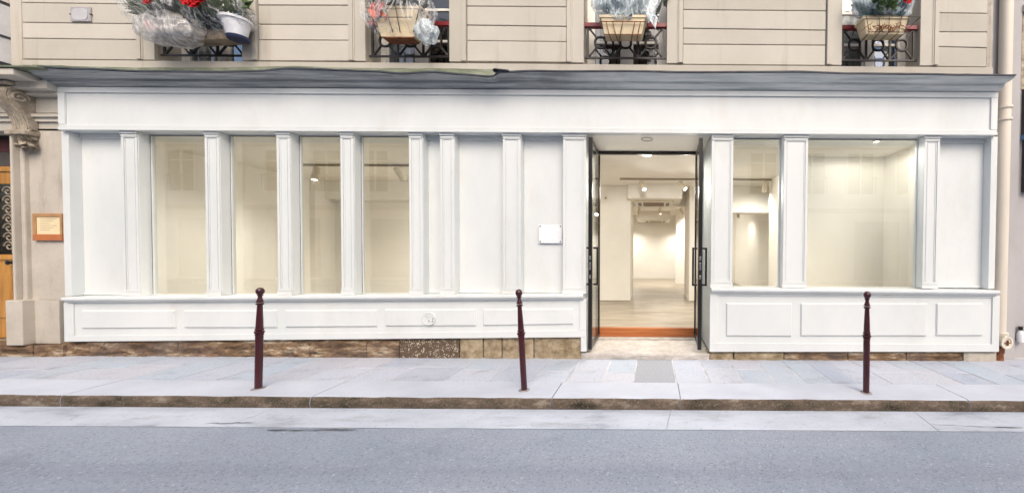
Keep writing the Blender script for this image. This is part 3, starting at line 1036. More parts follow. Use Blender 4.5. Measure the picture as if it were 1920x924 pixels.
# --- rightmost window: cream box in a wire basket, blue-white plastic, red flower
xa, zt = P(1612, 44, YP); xb, _ = P(1694, 44, YP)
zb = P(1650, 72, YP)[1]
t = thing('flower_box', ((xa + xb) / 2, YP, zb), 'cream flower box in a wire basket with trailing brown roots, rightmost window', 'flower box')
m_ = MB(); taper_box(m_, (xa + xb) / 2 - 0.01, YP - 0.11, YP + 0.08, zb, zt + 0.02, (xb - xa) * 0.84, (xb - xa) * 1.02); m_.build('box', 'cream_plastic', t, bevel=0.004)
m_ = MB()
xr_ = P(1712, 43, YP)[0]
yf_ = YP - 0.13
m_.tube([(xa - 0.02, yf_, zt + 0.0), (xr_, yf_, zt + 0.005)], 0.005, 6)
m_.tube([(xa + 0.03, yf_, zb), (xb - 0.03, yf_, zb)], 0.005, 6)
m_.tube([(xr_, yf_, zt + 0.005), (xb - 0.02, yf_ + 0.1, zb + 0.05)], 0.005, 6)
for u in (0.02, 0.30, 0.53, 0.80, 0.98):
    xx = xa + (xb - xa) * u
    m_.tube([(xx, yf_, zt), (xa + (xb - xa) * (0.08 + 0.84 * u), yf_ + 0.015, zb), (xa + (xb - xa) * (0.1 + 0.8 * u), YP + 0.08, zb - 0.008)], 0.0045, 6)
for sx in (xa + 0.02, xb - 0.02):
    m_.tube([(sx, yf_, zt), (sx, YW + 0.02, zt + 0.02), (sx, YW + 0.08, zt - 0.03)], 0.005, 6)
m_.build('wire_basket', 'iron', t, True)
random.seed(9)
m_ = MB()
for _ in range(60):
    x0 = random.uniform(xa + 0.05, xb - 0.12)
    z0 = zb + random.uniform(-0.02, 0.06)
    pts = [(x0 + random.uniform(-.02, .02), YP - 0.135 - random.uniform(0, .02), z0 + 0.05)]
    for q in range(3):
        pts.append((pts[-1][0] + random.uniform(-.05, .05), pts[-1][1] + random.uniform(-.01, .015), pts[-1][2] - random.uniform(0.0, .035)))
    m_.tube(pts, [0.004, 0.004, 0.003, 0.0015], 4)
m_.build('dry_roots', 'rust', t)
cz = zt + 0.24
xm = (xa + xb) / 2
m_ = leaf_mesh(380, (xm, YP, cz - 0.02), (0.28, 0.13, 0.24), 0.13, 21); tag(m_.build('foliage', 'leaf_blue', t), kind='stuff')
m_ = leaf_mesh(120, (xm - 0.06, YP - 0.16, zt + 0.14), (0.10, 0.05, 0.14), 0.10, 22); tag(m_.build('foliage', 'leaf_green', t), kind='stuff')
m_ = MB(); fx, fz = P(1697, 3, YP - 0.13); flower(m_, (fx, YP - 0.15, fz), 0.075, 4); fx, fz = P(1685, -8, YP - 0.13); flower(m_, (fx, YP - 0.15, fz), 0.07, 6); m_.build('flower', 'petal_red', t)
m_ = bag((xm + 0.01, YP, cz + 0.06), (0.40, 0.20, 0.36), 3.1, 0.26, 8); m_.build('plastic_wrap', 'wrap_blue', t, True, angle=180)

# --- window above the door: box with crumpled bluish plastic on top
xa, zt = P(1127, 30, YP); xb, _ = P(1212, 30, YP)
zb = P(1170, 73, YP)[1]
t = thing('flower_box', ((xa + xb) / 2, YP, zb), 'cream flower box under crumpled pale blue plastic, at the window above the door', 'flower box')
m_ = MB(); taper_box(m_, (xa + xb) / 2, YP - 0.11, YP + 0.09, zb, zt - 0.06, (xb - xa) * 0.80, (xb - xa)); m_.build('box', 'cream_plastic', t, bevel=0.004)
m_ = MB()
zm = zb + 0.14
m_.tube([(xa - 0.01, YP - 0.125, zm), (xb + 0.02, YP - 0.125, zm)], 0.006, 6)
m_.tube([(xa + 0.05, YP - 0.10, zb - 0.005), (xb - 0.05, YP - 0.10, zb - 0.005)], 0.005, 6)
for u in (0.14, 0.28, 0.5, 0.5, 0.76, 0.88):
    xx = xa + (xb - xa) * u
    sh = 0.06 * (1 if u < 0.5 else -1)
    m_.tube([(xx, YP - 0.125, zm), (xx + sh * 0.6, YP - 0.10, zb - 0.01), (xx + sh, YP + 0.08, zb - 0.015)], 0.005, 6)
for sx in (xa + 0.02, xb + 0.015):
    m_.tube([(sx, YP - 0.12, zm), (sx, YW + 0.03, zm + 0.06), (sx, YW + 0.08, zm + 0.0)], 0.005, 6)
m_.build('wire_basket', 'rust', t, True)
xm = (xa + xb) / 2
m_ = leaf_mesh(340, (xm, YP, zt + 0.16), (0.30, 0.12, 0.22), 0.12, 31); tag(m_.build('foliage', 'leaf_blue', t), kind='stuff')
m_ = bag((xm + 0.02, YP - 0.01, zt + 0.17), (0.40, 0.19, 0.33), 5.3, 0.26, 11, pinch=0.0); m_.build('plastic_wrap', 'wrap_blue', t, True, angle=180)
# loose corner of the sheet hanging over the rail
m_ = MB()
cx0, cz0 = P(1214, 18, YP - 0.1)
tx, tz = P(1229, 57, YP - 0.12)
m_.add([(cx0, YP - 0.08, cz0), (cx0 + 0.10, YP - 0.06, cz0 - 0.02), (cx0 + 0.13, YP - 0.13, (cz0 + tz) / 2), (tx, YP - 0.14, tz), (tx - 0.07, YP - 0.15, tz + 0.1), (cx0 - 0.02, YP - 0.15, (cz0 + tz) / 2 + 0.06)],
       [(0, 1, 2, 5), (5, 2, 3, 4)])
m_.build('plastic_corner', 'wrap_blue', t)
m_ = leaf_mesh(60, (P(1238, 2, YW + 0.1)[0], YW + 0.02, P(1238, 2, YW)[1] + 0.05), (0.09, 0.06, 0.16), 0.12, 33); tag(m_.build('foliage', 'leaf_silver', t), kind='stuff')

# --- second window: cream box inside a clear bag
xa, zt = P(707, 22, YP); xb, _ = P(800, 22, YP)
zb = P(750, 78, YP)[1]
t = thing('flower_box', ((xa + xb) / 2, YP, zb), 'cream flower box tied inside a clear bag with orange paper at its left', 'flower box')
xm = (xa + xb) / 2
m_ = MB(); taper_box(m_, xm, YP - 0.11, YP + 0.09, zb + 0.012, zt, (xb - xa) * 0.66, (xb - xa) * 0.98); m_.build('box', 'cream_plastic', t, bevel=0.004)
m_ = MB()
for u, v in ((0.0, 0.14), (0.30, 0.46), (0.52, 0.60), (1.0, 0.86)):
    m_.tube([(xa + (xb - xa) * u, YP - 0.135, zt - 0.02), (xa + (xb - xa) * v, YP - 0.125, zb + 0.04)], 0.006, 6)
m_.tube([(xa - 0.01, YP - 0.135, zt - 0.16), (xb - 0.1, YP - 0.135, zt - 0.16)], 0.006, 6)
m_.build('wire_basket', 'iron', t, True)
m_ = MB(); m_.box(xm - (xb - xa) * 0.30, xm + (xb - xa) * 0.30, YP - 0.085, YP + 0.06, zb - 0.006, zb + 0.010); m_.build('drip_tray', 'rust', t, bevel=0.004)
m_ = leaf_mesh(420, (xm - 0.02, YP - 0.05, zt + 0.12), (0.34, 0.15, 0.17), 0.13, 41); tag(m_.build('foliage', 'leaf_dark', t), kind='stuff')
m_ = leaf_mesh(40, (xm + 0.15, YP - 0.13, zt + 0.10), (0.09, 0.03, 0.14), 0.13, 43); tag(m_.build('foliage', 'leaf_blue', t), kind='stuff')
m_ = MB()
px_, pz_ = P(709, 8, YP - 0.12)
random.seed(2)
for _ in range(26):
    c = Vector((px_ + random.uniform(-.05, .06), YP - 0.13 + random.uniform(-.03, .03), pz_ + random.uniform(-.12, .12)))
    d = Vector((random.uniform(-.3, .3), random.uniform(-.4, .2), random.uniform(-1, 1))).normalized() * 0.1
    s_ = Vector((0.04, random.uniform(-.03, .03), random.uniform(-.02, .02)))
    m_.add([c - d, c + s_, c + d, c - s_], [(0, 1, 2, 3)])
m_.build('wrapping_paper', 'petal_orange', t)
m_ = bag((xm + 0.0, YP - 0.02, (zt + zb) / 2 + 0.16), (0.46, 0.20, 0.48), 7.7, 0.20, 10, pinch=0.5); m_.build('plastic_wrap', 'wrap', t, True, angle=180)
bx, bz = P(795, 62, YP - 0.1)
m_ = bag((bx + 0.01, YP - 0.06, bz + 0.02), (0.14, 0.11, 0.16), 9.2, 0.30, 7); m_.build('loose_bag', 'wrap_blue', t, True, angle=180)

# --- leftmost window: the large bundle
YB = YW - 0.20
cx_, cz_ = P(345, 26, YB)
t = thing('flower_bundle', (cx_, YB, P(330, 95, YB)[1]), 'large bundle of red flowers and silver foliage in clear plastic at the leftmost window', 'flower bundle')
m_ = leaf_mesh(420, (P(330, 16, YB)[0], YB - 0.06, P(330, 18, YB)[1]), (0.36, 0.15, 0.26), 0.19, 51, 4.5); tag(m_.build('foliage', 'leaf_silver', t), kind='stuff')
m_ = leaf_mesh(420, (P(405, 14, YB)[0], YB - 0.05, P(405, 10, YB)[1]), (0.36, 0.16, 0.22), 0.18, 52, 6.0); tag(m_.build('foliage', 'leaf_green', t), kind='stuff')
m_ = leaf_mesh(420, (P(345, 44, YB)[0], YB + 0.04, P(350, 40, YB)[1]), (0.46, 0.12, 0.18), 0.14, 53); tag(m_.build('foliage', 'leaf_dark', t), kind='stuff')
for i, (px, py, rr) in enumerate(((283, 1, 0.08), (356, 2, 0.085), (371, 6, 0.095), (382, -2, 0.08), (300, -6, 0.07))):
    m_ = MB(); fx, fz = P(px, py, YB - 0.29); flower(m_, (fx, YB - 0.29, fz), rr, i + 12); m_.build('flower', 'petal_red', t)
for i, (px, py, rr) in enumerate(((288, 50, 0.06), (299, 56, 0.05))):
    m_ = MB(); fx, fz = P(px, py, YB - 0.1); flower(m_, (fx, YB - 0.13, fz), rr, i + 32); m_.build('flower', 'petal_pink', t)
# white pot on the right of the bundle
qx, qz = P(431, 66, YB - 0.05)
qt = P(431, 33, YB - 0.05)[1]
m_ = MB(); m_.lathe((qx + 0.03, YB + 0.0, qz), (-0.06, 0, 1), [(0, 0.02), (0.002, 0.09), (qt - qz - 0.03, 0.135), (qt - qz - 0.03, 0.152), (qt - qz, 0.155), (qt - qz, 0.135), (qt - qz - 0.05, 0.125)], 28)
m_.build('pot', 'pot_white', t, True)
m_ = MB(); m_.lathe((qx + 0.05, YB + 0.0, qz - 0.035), (-0.06, 0, 1), [(0, 0.02), (0.002, 0.10), (0.03, 0.112), (0.034, 0.10)], 24); m_.build('saucer', 'navy', t, True)
m_ = MB()
a0, b0 = P(306, 58, YB), P(440, 62, YB)
m_.wedge(a0[0], b0[0], a0[1] - 0.12, b0[1] - 0.06, a0[1] + 0.06, b0[1] + 0.06, YB + 0.02, YB + 0.17); m_.build('box', 'soil_box', t, bevel=0.01)
m_ = bag((P(360, 25, YB)[0], YB - 0.04, P(360, 22, YB)[1]), (0.76, 0.31, 0.41), 12.4, 0.16, 12, nu=110, nv=44); m_.build('plastic_wrap', 'wrap', t, True, angle=180)
m_ = bag((P(330, 66, YB)[0], YB - 0.04, P(330, 62, YB)[1]), (0.40, 0.20, 0.22), 14.9, 0.16, 7); m_.build('plastic_sag', 'wrap_haze', t, True, angle=180)

# ---------------------------------------------------------------- grey plate on the wall at the left
x0, z1 = P(133, 14, YW - 0.01); x1, z0 = P(171, 41, YW - 0.01)
t = thing('wall_plate', ((x0 + x1) / 2, YW, z0), 'small blank grey plate fixed to the stone wall left of the flower bundle', 'plate')
m_ = MB(); m_.box(x0, x1, YW - 0.016, YW - 0.002, z0, z1); m_.build('plate', 'grey_plate', t, bevel=0.003)
m_ = MB()
pts = []
cxx, czz = (x0 + x1) / 2, (z0 + z1) / 2
for k in range(32):
    a = 2 * math.pi * k / 32
    ca, sa = math.cos(a), math.sin(a)
    pts.append((cxx - 0.006 + math.copysign(abs(ca) ** 0.6, ca) * (x1 - x0) * 0.40, czz + math.copysign(abs(sa) ** 0.6, sa) * (z1 - z0) * 0.42))
m_.prism([(p, YW - 0.020, q) for p, q in pts], [(p, YW - 0.0165, q) for p, q in pts])
m_.build('blank_face', 'grey_plate_light', t)
for sx in (x0 - 0.002, x1 + 0.002):
    m_ = MB(); m_.lathe((sx, YW - 0.001, czz), (0, -1, 0), [(0, 0.009), (0.018, 0.009), (0.022, 0.005)], 10); m_.build('screw', 'iron', t, True)


# ================================================================== SHOPFRONT
shop = thing('shopfront', ((XL + XR) / 2, YF, 0), 'white painted wooden shopfront with pilasters, display windows and an open door', 'shopfront')


def shop_part(m_, name, mat='white', parent=None, bevel=0.004, label=None, smooth=False):
    o = m_.build(name, mat, parent or shop, smooth, bevel)
    if label:
        o['label'] = label
    return o


# cornice
zc = 3.565
prof = [(4.79, zc), (4.715, zc), (4.70, zc + 0.008), (4.665, zc + 0.018), (4.635, zc + 0.034), (4.622, zc + 0.038), (4.615, zc + 0.068), (4.60, zc + 0.07),
        (4.575, zc + 0.078), (4.545, zc + 0.096), (4.515, zc + 0.125), (4.495, zc + 0.155), (4.485, zc + 0.168), (4.79, zc + 0.19)]
LINE = [(40, 123), (150, 128), (270, 133), (420, 134), (480, 132.5), (545, 127.5), (600, 129), (640, 131), (700, 133), (755, 137), (812, 134), (870, 139), (922, 143),
        (934, 134.5), (1000, 132), (1060, 133), (1160, 132.5), (1300, 134.5), (1440, 134), (1490, 133.5), (1600, 137), (1730, 138), (1800, 139.5), (1910, 140.5)]


def cover_y(px):
    for (a, ya), (b, yb) in zip(LINE, LINE[1:]):
        if px <= b:
            u = max(0, (px - a) / (b - a))
            u = u * u * (3 - 2 * u)
            return ya + (yb - ya) * u
    return LINE[-1][1]


m_ = MB()
NS = 150
vs = []
for i in range(NS + 1):
    x = XL - 0.05 + (XR + 0.055 - XL) * i / NS
    px_l = CX + FPX * x / 4.47
    ztop = P(px_l, cover_y(px_l) + 1.5, 4.466)[1] - 0.002
    for y, z in prof:
        o_ = z - zc
        if o_ > 0.0699:
            z = zc + 0.07 + (o_ - 0.07) / (0.168 - 0.07) * (ztop - zc - 0.07) if o_ < 0.18 else ztop + 0.004
        vs.append((x, y, z))
NP = len(prof)
fs = [(i * NP + k, i * NP + (k + 1) % NP, (i + 1) * NP + (k + 1) % NP, (i + 1) * NP + k) for i in range(NS) for k in range(NP)]
fs += [tuple(range(NP - 1, -1, -1)), tuple(NS * NP + k for k in range(NP))]
m_.add(vs, fs)
cor = shop_part(m_, 'cornice', 'cornice', bevel=0, label='grey weathered moulded cornice over the fascia', smooth=True)
# zinc cover: a wavy dark lip
m_ = MB()
n = 110
vs = []
random.seed(8)
n = 190
for i in range(n + 1):
    px = 42 + (1906 - 42) * i / n
    x, zl = P(px, cover_y(px) + 1.5, 4.466)
    zl += 0.003 * mnoise.noise((x * 6, 2, 3))
    vs += [(x, 4.468, zl), (x, 4.466, zl + 0.016), (x, 4.80, zl + 0.05), (x, 4.80, zl + 0.04)]
fs = []
for i in range(n):
    for k in range(4):
        fs.append((4 * i + k, 4 * i + (k + 1) % 4, 4 * i + 4 + (k + 1) % 4, 4 * i + 4 + k))
fs += [(0, 1, 2, 3), (4 * n + 3, 4 * n + 2, 4 * n + 1, 4 * n)]
m_.add(vs, fs)
m_.build('zinc_cover', 'zinc', cor, True)
# greenish flashing standing up against the wall over the left half, ending in a curl
m_ = MB()
n = 80
vs = []
UP = [(62, 121.5), (150, 125), (250, 127.5), (330, 127), (420, 127.5), (520, 125), (545, 124), (620, 127), (700, 128.5), (800, 128.5), (932, 130.5)]
for i in range(n + 1):
    px = 62 + (932 - 62) * i / n
    for (a, ya), (b, yb) in zip(UP, UP[1:]):
        if a <= px <= b + 1e-6:
            yu = ya + (yb - ya) * (px - a) / (b - a)
            break
    x, zu = P(px, yu, 4.76)
    zu += 0.005 * mnoise.noise((x * 5, 1, 1))
    wob = 0.006 * mnoise.noise((x * 3, 5, 1))
    vs += [(x, 4.72 + wob, zc + 0.10), (x, 4.755 + wob, zu), (x, 4.79, zu), (x, 4.79, zc + 0.10)]
fs = []
for i in range(n):
    for k in range(4):
        fs.append((4 * i + k, 4 * i + (k + 1) % 4, 4 * i + 4 + (k + 1) % 4, 4 * i + 4 + k))
fs += [(0, 1, 2, 3), (4 * n + 3, 4 * n + 2, 4 * n + 1, 4 * n)]
m_.add(vs, fs)
m_.build('lead_flashing', 'flashing', cor, True)
m_ = MB()
c0, cz0 = P(924, 134, 4.45)
pts = []
for k in range(9):
    a = k / 8 * 4.2
    pts.append((0.028 * math.cos(a + 1.5) * (1 - k * 0.06), 0.028 * math.sin(a + 1.5) * (1 - k * 0.06)))
vs = []
for (p, q) in pts:
    vs += [(c0 + 0.03 + p, 4.43, cz0 + q), (c0 + 0.05 + p, 4.60, cz0 + q + 0.02)]
m_.add(vs, [(2 * k, 2 * k + 1, 2 * k + 3, 2 * k + 2) for k in range(8)])
m_.wedge(c0 + 0.03, c0 + 0.20, cz0 + 0.022, cz0 + 0.005, cz0 + 0.030, cz0 + 0.012, 4.43, 4.62)
m_.build('flashing_curl', 'zinc', cor, True)

# fascia
m_ = MB()
m_.box(XL, XR, YFAS, 4.79, ZH + 0.002, zc - 0.001)
fas = shop_part(m_, 'fascia', bevel=0.003, label='long blank white fascia board')
m_ = MB()
e = 0.085
m_.box(XL, XR, YFAS - 0.022, YFAS - 0.001, zc - 0.070, zc - 0.002)
m_.box(XL, XL + e, YFAS - 0.020, YFAS - 0.001, ZH + 0.075, zc - 0.072)
m_.box(XR - e, XR, YFAS - 0.020, YFAS - 0.001, ZH + 0.075, zc - 0.072)
m_.box(XL, XR, YFAS - 0.024, YFAS - 0.001, ZH + 0.003, ZH + 0.045)
m_.box(XL, XR, YFAS - 0.017, YFAS - 0.001, ZH + 0.047, ZH + 0.073)
m_.build('fascia_moulding', 'white', fas, bevel=0.003)
# soffit of the shopfront recess, back of the fascia
m_ = MB()
m_.box(XL + 0.01, P(1098, 300, YF)[0], 4.79, 5.2, ZH, ZH + 0.12)
m_.box(P(1333, 300, YF)[0], XR - 0.01, 4.79, 5.2, ZH, ZH + 0.12)
shop_part(m_, 'window_head', bevel=0)


def sill_left(px):      # top of the left sill by position, the street's setting makes it climb to the right
    return 0.798 + (0.877 - 0.798) * (px - 118) / (1092 - 118)


ZSR = P(1600, 541.5, 4.66)[1]


def pilaster(pxa, pxb, rear, narrow=False):
    a, b = P(pxa, 400, YF)[0], P(pxb, 400, YF)[0]
    zb = (sill_left((pxa + pxb) / 2) if pxb < 1100 else (ZSR if pxa > 1330 else 0.1)) + 0.002
    m_ = MB()
    m_.box(a, b, YF, rear, zb, ZH - 0.001)
    o = shop_part(m_, 'pilaster', bevel=0.004)
    if narrow:
        return o
    m_ = MB()
    d = 0.010
    rw = 0.030
    m_.box(a + 0.004, a + 0.004 + rw, YF - d, YF - 0.001, zb + 0.09, ZH - 0.075)
    m_.box(b - 0.004 - rw, b - 0.004, YF - d, YF - 0.001, zb + 0.09, ZH - 0.075)
    for s_ in (1, -1):
        xx = a + 0.004 + rw + 0.016 if s_ > 0 else b - 0.004 - rw - 0.016
        m_.box(xx - 0.004, xx + 0.004, YF - 0.006, YF - 0.001, zb + 0.09, ZH - 0.09)
    m_.build('moulding', 'white', o)
    m_ = MB()
    m_.box(a - 0.004, b + 0.004, YF - 0.022, YF - 0.001, ZH - 0.030, ZH - 0.002)
    m_.box(a + 0.006, b - 0.006, YF - 0.016, YF - 0.001, ZH - 0.062, ZH - 0.042)
    m_.box(a + 0.016, b - 0.016, YF - 0.013, YF - 0.001, ZH - 0.074, ZH - 0.066)
    m_.build('cap', 'white', o)
    m_ = MB()
    m_.box(a - 0.003, b + 0.003, YF - 0.018, YF - 0.001, zb, zb + 0.055)
    m_.box(a + 0.002, b - 0.002, YF - 0.013, YF - 0.001, zb + 0.058, zb + 0.088)
    m_.build('base', 'white', o)
    return o


PIL = [(118, 131, 4.92, True), (231, 262), (387, 414.5), (521, 547), (640, 665), (768, 794), (826, 853), (943, 977), (1055.5, 1099),
       (1333, 1374), (1468, 1513.5), (1730, 1759.5), (1856, 1868, 4.92, True)]
for p in PIL:
    pilaster(p[0], p[1], 4.915, len(p) > 2)
YPAN = 4.86
# blank bays between pilasters
for a, b in ((131, 231), (794, 826), (853, 943), (977, 1055.5), (1759.5, 1856)):
    x0, x1 = P(a, 400, YF)[0], P(b, 400, YF)[0]
    zb = sill_left((a + b) / 2) if b < 1100 else ZSR
    m_ = MB()
    m_.box(x0 + 0.001, x1 - 0.001, YPAN, YPAN + 0.05, zb + 0.002, ZH - 0.001)
    o = shop_part(m_, 'bay_panel', bevel=0)
    m_ = MB()
    m_.box(x0 + 0.001, x1 - 0.001, YPAN - 0.02, YPAN - 0.001, ZH - 0.06, ZH - 0.003)
    m_.build('bead', 'white', o, bevel=0.003)
    m_ = MB()
    m_.box(x0 + 0.001, x1 - 0.001, YPAN - 0.014, YPAN - 0.001, zb + 0.004, zb + 0.03)
    m_.build('bead', 'white', o, bevel=0.003)
# glazed bays
for a, b in ((262, 387), (414.5, 521), (547, 640), (665, 768), (1374, 1468), (1513.5, 1730)):
    x0, x1 = P(a, 400, YF)[0] + 0.001, P(b, 400, YF)[0] - 0.001
    zb = sill_left((a + b) / 2) if b < 1100 else ZSR
    m_ = MB()
    fr = 0.016
    m_.box(x0, x0 + fr, YG - 0.012, YG + 0.02, zb + 0.006, ZH - 0.012)
    m_.box(x1 - fr, x1, YG - 0.012, YG + 0.02, zb + 0.006, ZH - 0.012)
    m_.box(x0, x1, YG - 0.012, YG + 0.02, ZH - 0.012, ZH - 0.001)
    m_.box(x0, x1, YG - 0.012, YG + 0.02, zb + 0.002, zb + 0.006)
    o = shop_part(m_, 'display_window', bevel=0.002)
    m_ = MB(); m_.box(x0 + 0.004, x0 + 0.009, YG - 0.0135, YG + 0.006, zb + 0.01, ZH - 0.013); m_.box(x0 + fr, x1 - fr, YG - 0.0135, YG + 0.006, ZH - 0.019, ZH - 0.0125); m_.build('gasket', 'black', o)
    m_ = MB(); m_.box(x0 + fr - 0.004, x1 - fr + 0.004, YG, YG + 0.006, zb + 0.006, ZH - 0.012); m_.build('pane', 'glass', o)

# ------- left sill and base, their lines climb slightly to the right
YB0 = 4.70


def sill_profile(m_, x0, x1, z0, z1, yf):
    pr = [(4.93, 0.0), (yf, 0.0), (yf - 0.008, -0.008), (yf - 0.008, -0.034), (yf, -0.042), (yf + 0.012, -0.046), (yf + 0.018, -0.06), (yf + 0.036, -0.072), (4.93, -0.074)]
    a = [(x0, y, z0 + z) for y, z in pr]
    b = [(x1, y, z1 + z) for y, z in pr]
    n = len(pr)
    m_.add(a + b, [(i, (i + 1) % n, (i + 1) % n + n, i + n) for i in range(n)] + [tuple(range(n - 1, -1, -1)), tuple(range(n, 2 * n))])


m_ = MB()
sx0, sx1 = P(116, 560, 4.655)[0], P(1093, 556, 4.655)[0]
sill_profile(m_, sx0, sx1, sill_left(118), sill_left(1092), 4.655)
shop_part(m_, 'sill', bevel=0)
bx0, bx1 = P(119.5, 600, YB0)[0], P(1099, 600, YB0)[0]
zt0, zt1 = sill_left(118) - 0.075, sill_left(1096) - 0.075
zb0, zb1 = P(120, 640.5, YB0)[1], P(1099, 632, YB0)[1]
m_ = MB()
m_.wedge(bx0, bx1, zb0, zb1, zt0, zt1, YB0 + 0.016, 4.93)
base = shop_part(m_, 'stall_riser', bevel=0.002)
# outer frame of the stall riser (proud boards)
m_ = MB()
ix0, ix1 = P(137, 600, YB0)[0], P(1087, 600, YB0)[0]
zl0, zl1 = P(137, 629.5, YB0)[1], P(1087, 619.5, YB0)[1]
m_.wedge(bx0, bx1, zb0 + 0.001, zb1 + 0.001, P(119.5, 629.7, YB0)[1], P(1099, 619.4, YB0)[1], YB0, YB0 + 0.015)
m_.wedge(bx0, ix0, P(119.5, 629.7, YB0)[1] + 0.001, zl0 + 0.001, zt0 - 0.001, zt0, YB0 + 0.001, YB0 + 0.015)
m_.wedge(ix1, bx1, zl1 + 0.001, P(1099, 619.4, YB0)[1] + 0.001, zt1 - 0.001, zt1 - 0.001, YB0 + 0.001, YB0 + 0.015)
m_.build('riser_frame', 'white', base, bevel=0.003)


def raised_panel(parent, xl, xr, ytl, ytr, ybl, ybr, Yf, Yback):
    x0, a = P(xl, ytl, Yf); x1, b = P(xr, ytr, Yf)
    c = P(xl, ybl, Yf)[1]; d = P(xr, ybr, Yf)[1]
    m_ = MB()
    i_ = 0.012
    m_.prism([(x0 + i_, Yf, c + i_), (x1 - i_, Yf, d + i_), (x1 - i_, Yf, b - i_), (x0 + i_, Yf, a - i_)],
             [(x0, Yback, c), (x1, Yback, d), (x1, Yback, b), (x0, Yback, a)])
    return m_.build('panel', 'white', parent, bevel=0.002)


for q in ((150, 327, 581.5, 581.5, 616, 615), (343, 518, 581.5, 581, 614.5, 614.5), (533, 706, 581, 580.5, 613.5, 612.5), (721, 892, 580, 579, 611.5, 611), (905, 1074.5, 579, 578, 610.5, 608)):
    raised_panel(base, *q, YB0 - 0.004, YB0 + 0.0155)
# white block below the base next to the door
m_ = MB()
m_.pxboard(1089, 1099.5, 630, 630, 659, 659, YB0 + 0.005, 4.93)
shop_part(m_, 'door_post_foot')

# ------- right sill and base
m_ = MB()
sx0, sx1 = P(1334, 545, 4.655)[0], P(1874.5, 545, 4.655)[0]
sill_profile(m_, sx0, sx1, ZSR, ZSR - 0.012, 4.655)
shop_part(m_, 'sill', bevel=0)
bx0, bx1 = P(1331, 600, YB0)[0], P(1874.5, 600, YB0)[0]
zb0, zb1 = P(1331, 659.5, YB0)[1], P(1874.5, 659.5, YB0)[1]
m_ = MB()
m_.wedge(bx0, bx1, zb0, zb1, ZSR - 0.075, ZSR - 0.088, YB0 + 0.018, 4.93)
base2 = shop_part(m_, 'stall_riser', bevel=0.002)
m_ = MB()
ix0, ix1 = P(1345, 600, YB0)[0], P(1861, 600, YB0)[0]
zi = P(1600, 644, YB0)[1]
m_.wedge(bx0, bx1, zb0 + 0.001, zb1 + 0.001, zi, zi, YB0, YB0 + 0.017)
m_.wedge(bx0, ix0, zi + 0.001, zi + 0.001, ZSR - 0.076, ZSR - 0.077, YB0 + 0.001, YB0 + 0.017)
m_.wedge(ix1, bx1, zi + 0.001, zi + 0.001, ZSR - 0.088, ZSR - 0.089, YB0 + 0.001, YB0 + 0.017)
m_.wedge(ix0, ix1, ZSR - 0.098, ZSR - 0.108, ZSR - 0.077, ZSR - 0.087, YB0 + 0.002, YB0 + 0.017)
m_.build('riser_frame', 'white', base2, bevel=0.003)
for q in ((1362, 1486, 568, 568.5, 630, 630.5), (1502, 1740, 568.5, 568.5, 630, 630), (1757, 1845, 568.5, 568.5, 629.5, 629.5)):
    raised_panel(base2, *q, YB0 - 0.004, YB0 + 0.0175)

# ------- porch: side linings, soffit, doors
JX0, JX1 = P(1099, 400, YF)[0], P(1333, 400, YF)[0]
m_ = MB()
m_.box(JX0 - 0.02, JX0, YF + 0.166, YD + 0.12, 0.10, ZH)
m_.box(JX0 - 0.02, JX0, YB0 + 0.231, YF + 0.166, 0.12, 0.80)
shop_part(m_, 'porch_lining', bevel=0)
m_ = MB()
m_.box(JX1, JX1 + 0.02, YF + 0.166, YD + 0.12, 0.10, ZH)
shop_part(m_, 'porch_lining', bevel=0)
m_ = MB()
m_.box(JX0 - 0.02, JX1 + 0.02, 4.79, YD + 0.10, ZH, ZH + 0.10)
shop_part(m_, 'porch_soffit', 'plaster', bevel=0)
XDL, XDR = -0.845, 0.655
m_ = MB()
m_.box(XDL - 0.03, XDR + 0.03, YD - 0.025, YD + 0.025, 2.948, 2.998)
m_.box(XDL - 0.055, XDL - 0.022, YD - 0.02, YD + 0.03, 0.09, 2.946)
m_.box(XDR + 0.022, XDR + 0.055, YD - 0.02, YD + 0.03, 0.09, 2.946)
shop_part(m_, 'door_frame', 'black', bevel=0.002)
# white infill beside the door frame
m_ = MB()
m_.box(JX0, XDL - 0.056, YD - 0.018, YD + 0.1, 0.09, ZH - 0.001)
m_.box(XDR + 0.056, JX1, YD - 0.018, YD + 0.1, 0.09, ZH - 0.001)
shop_part(m_, 'porch_infill', bevel=0)


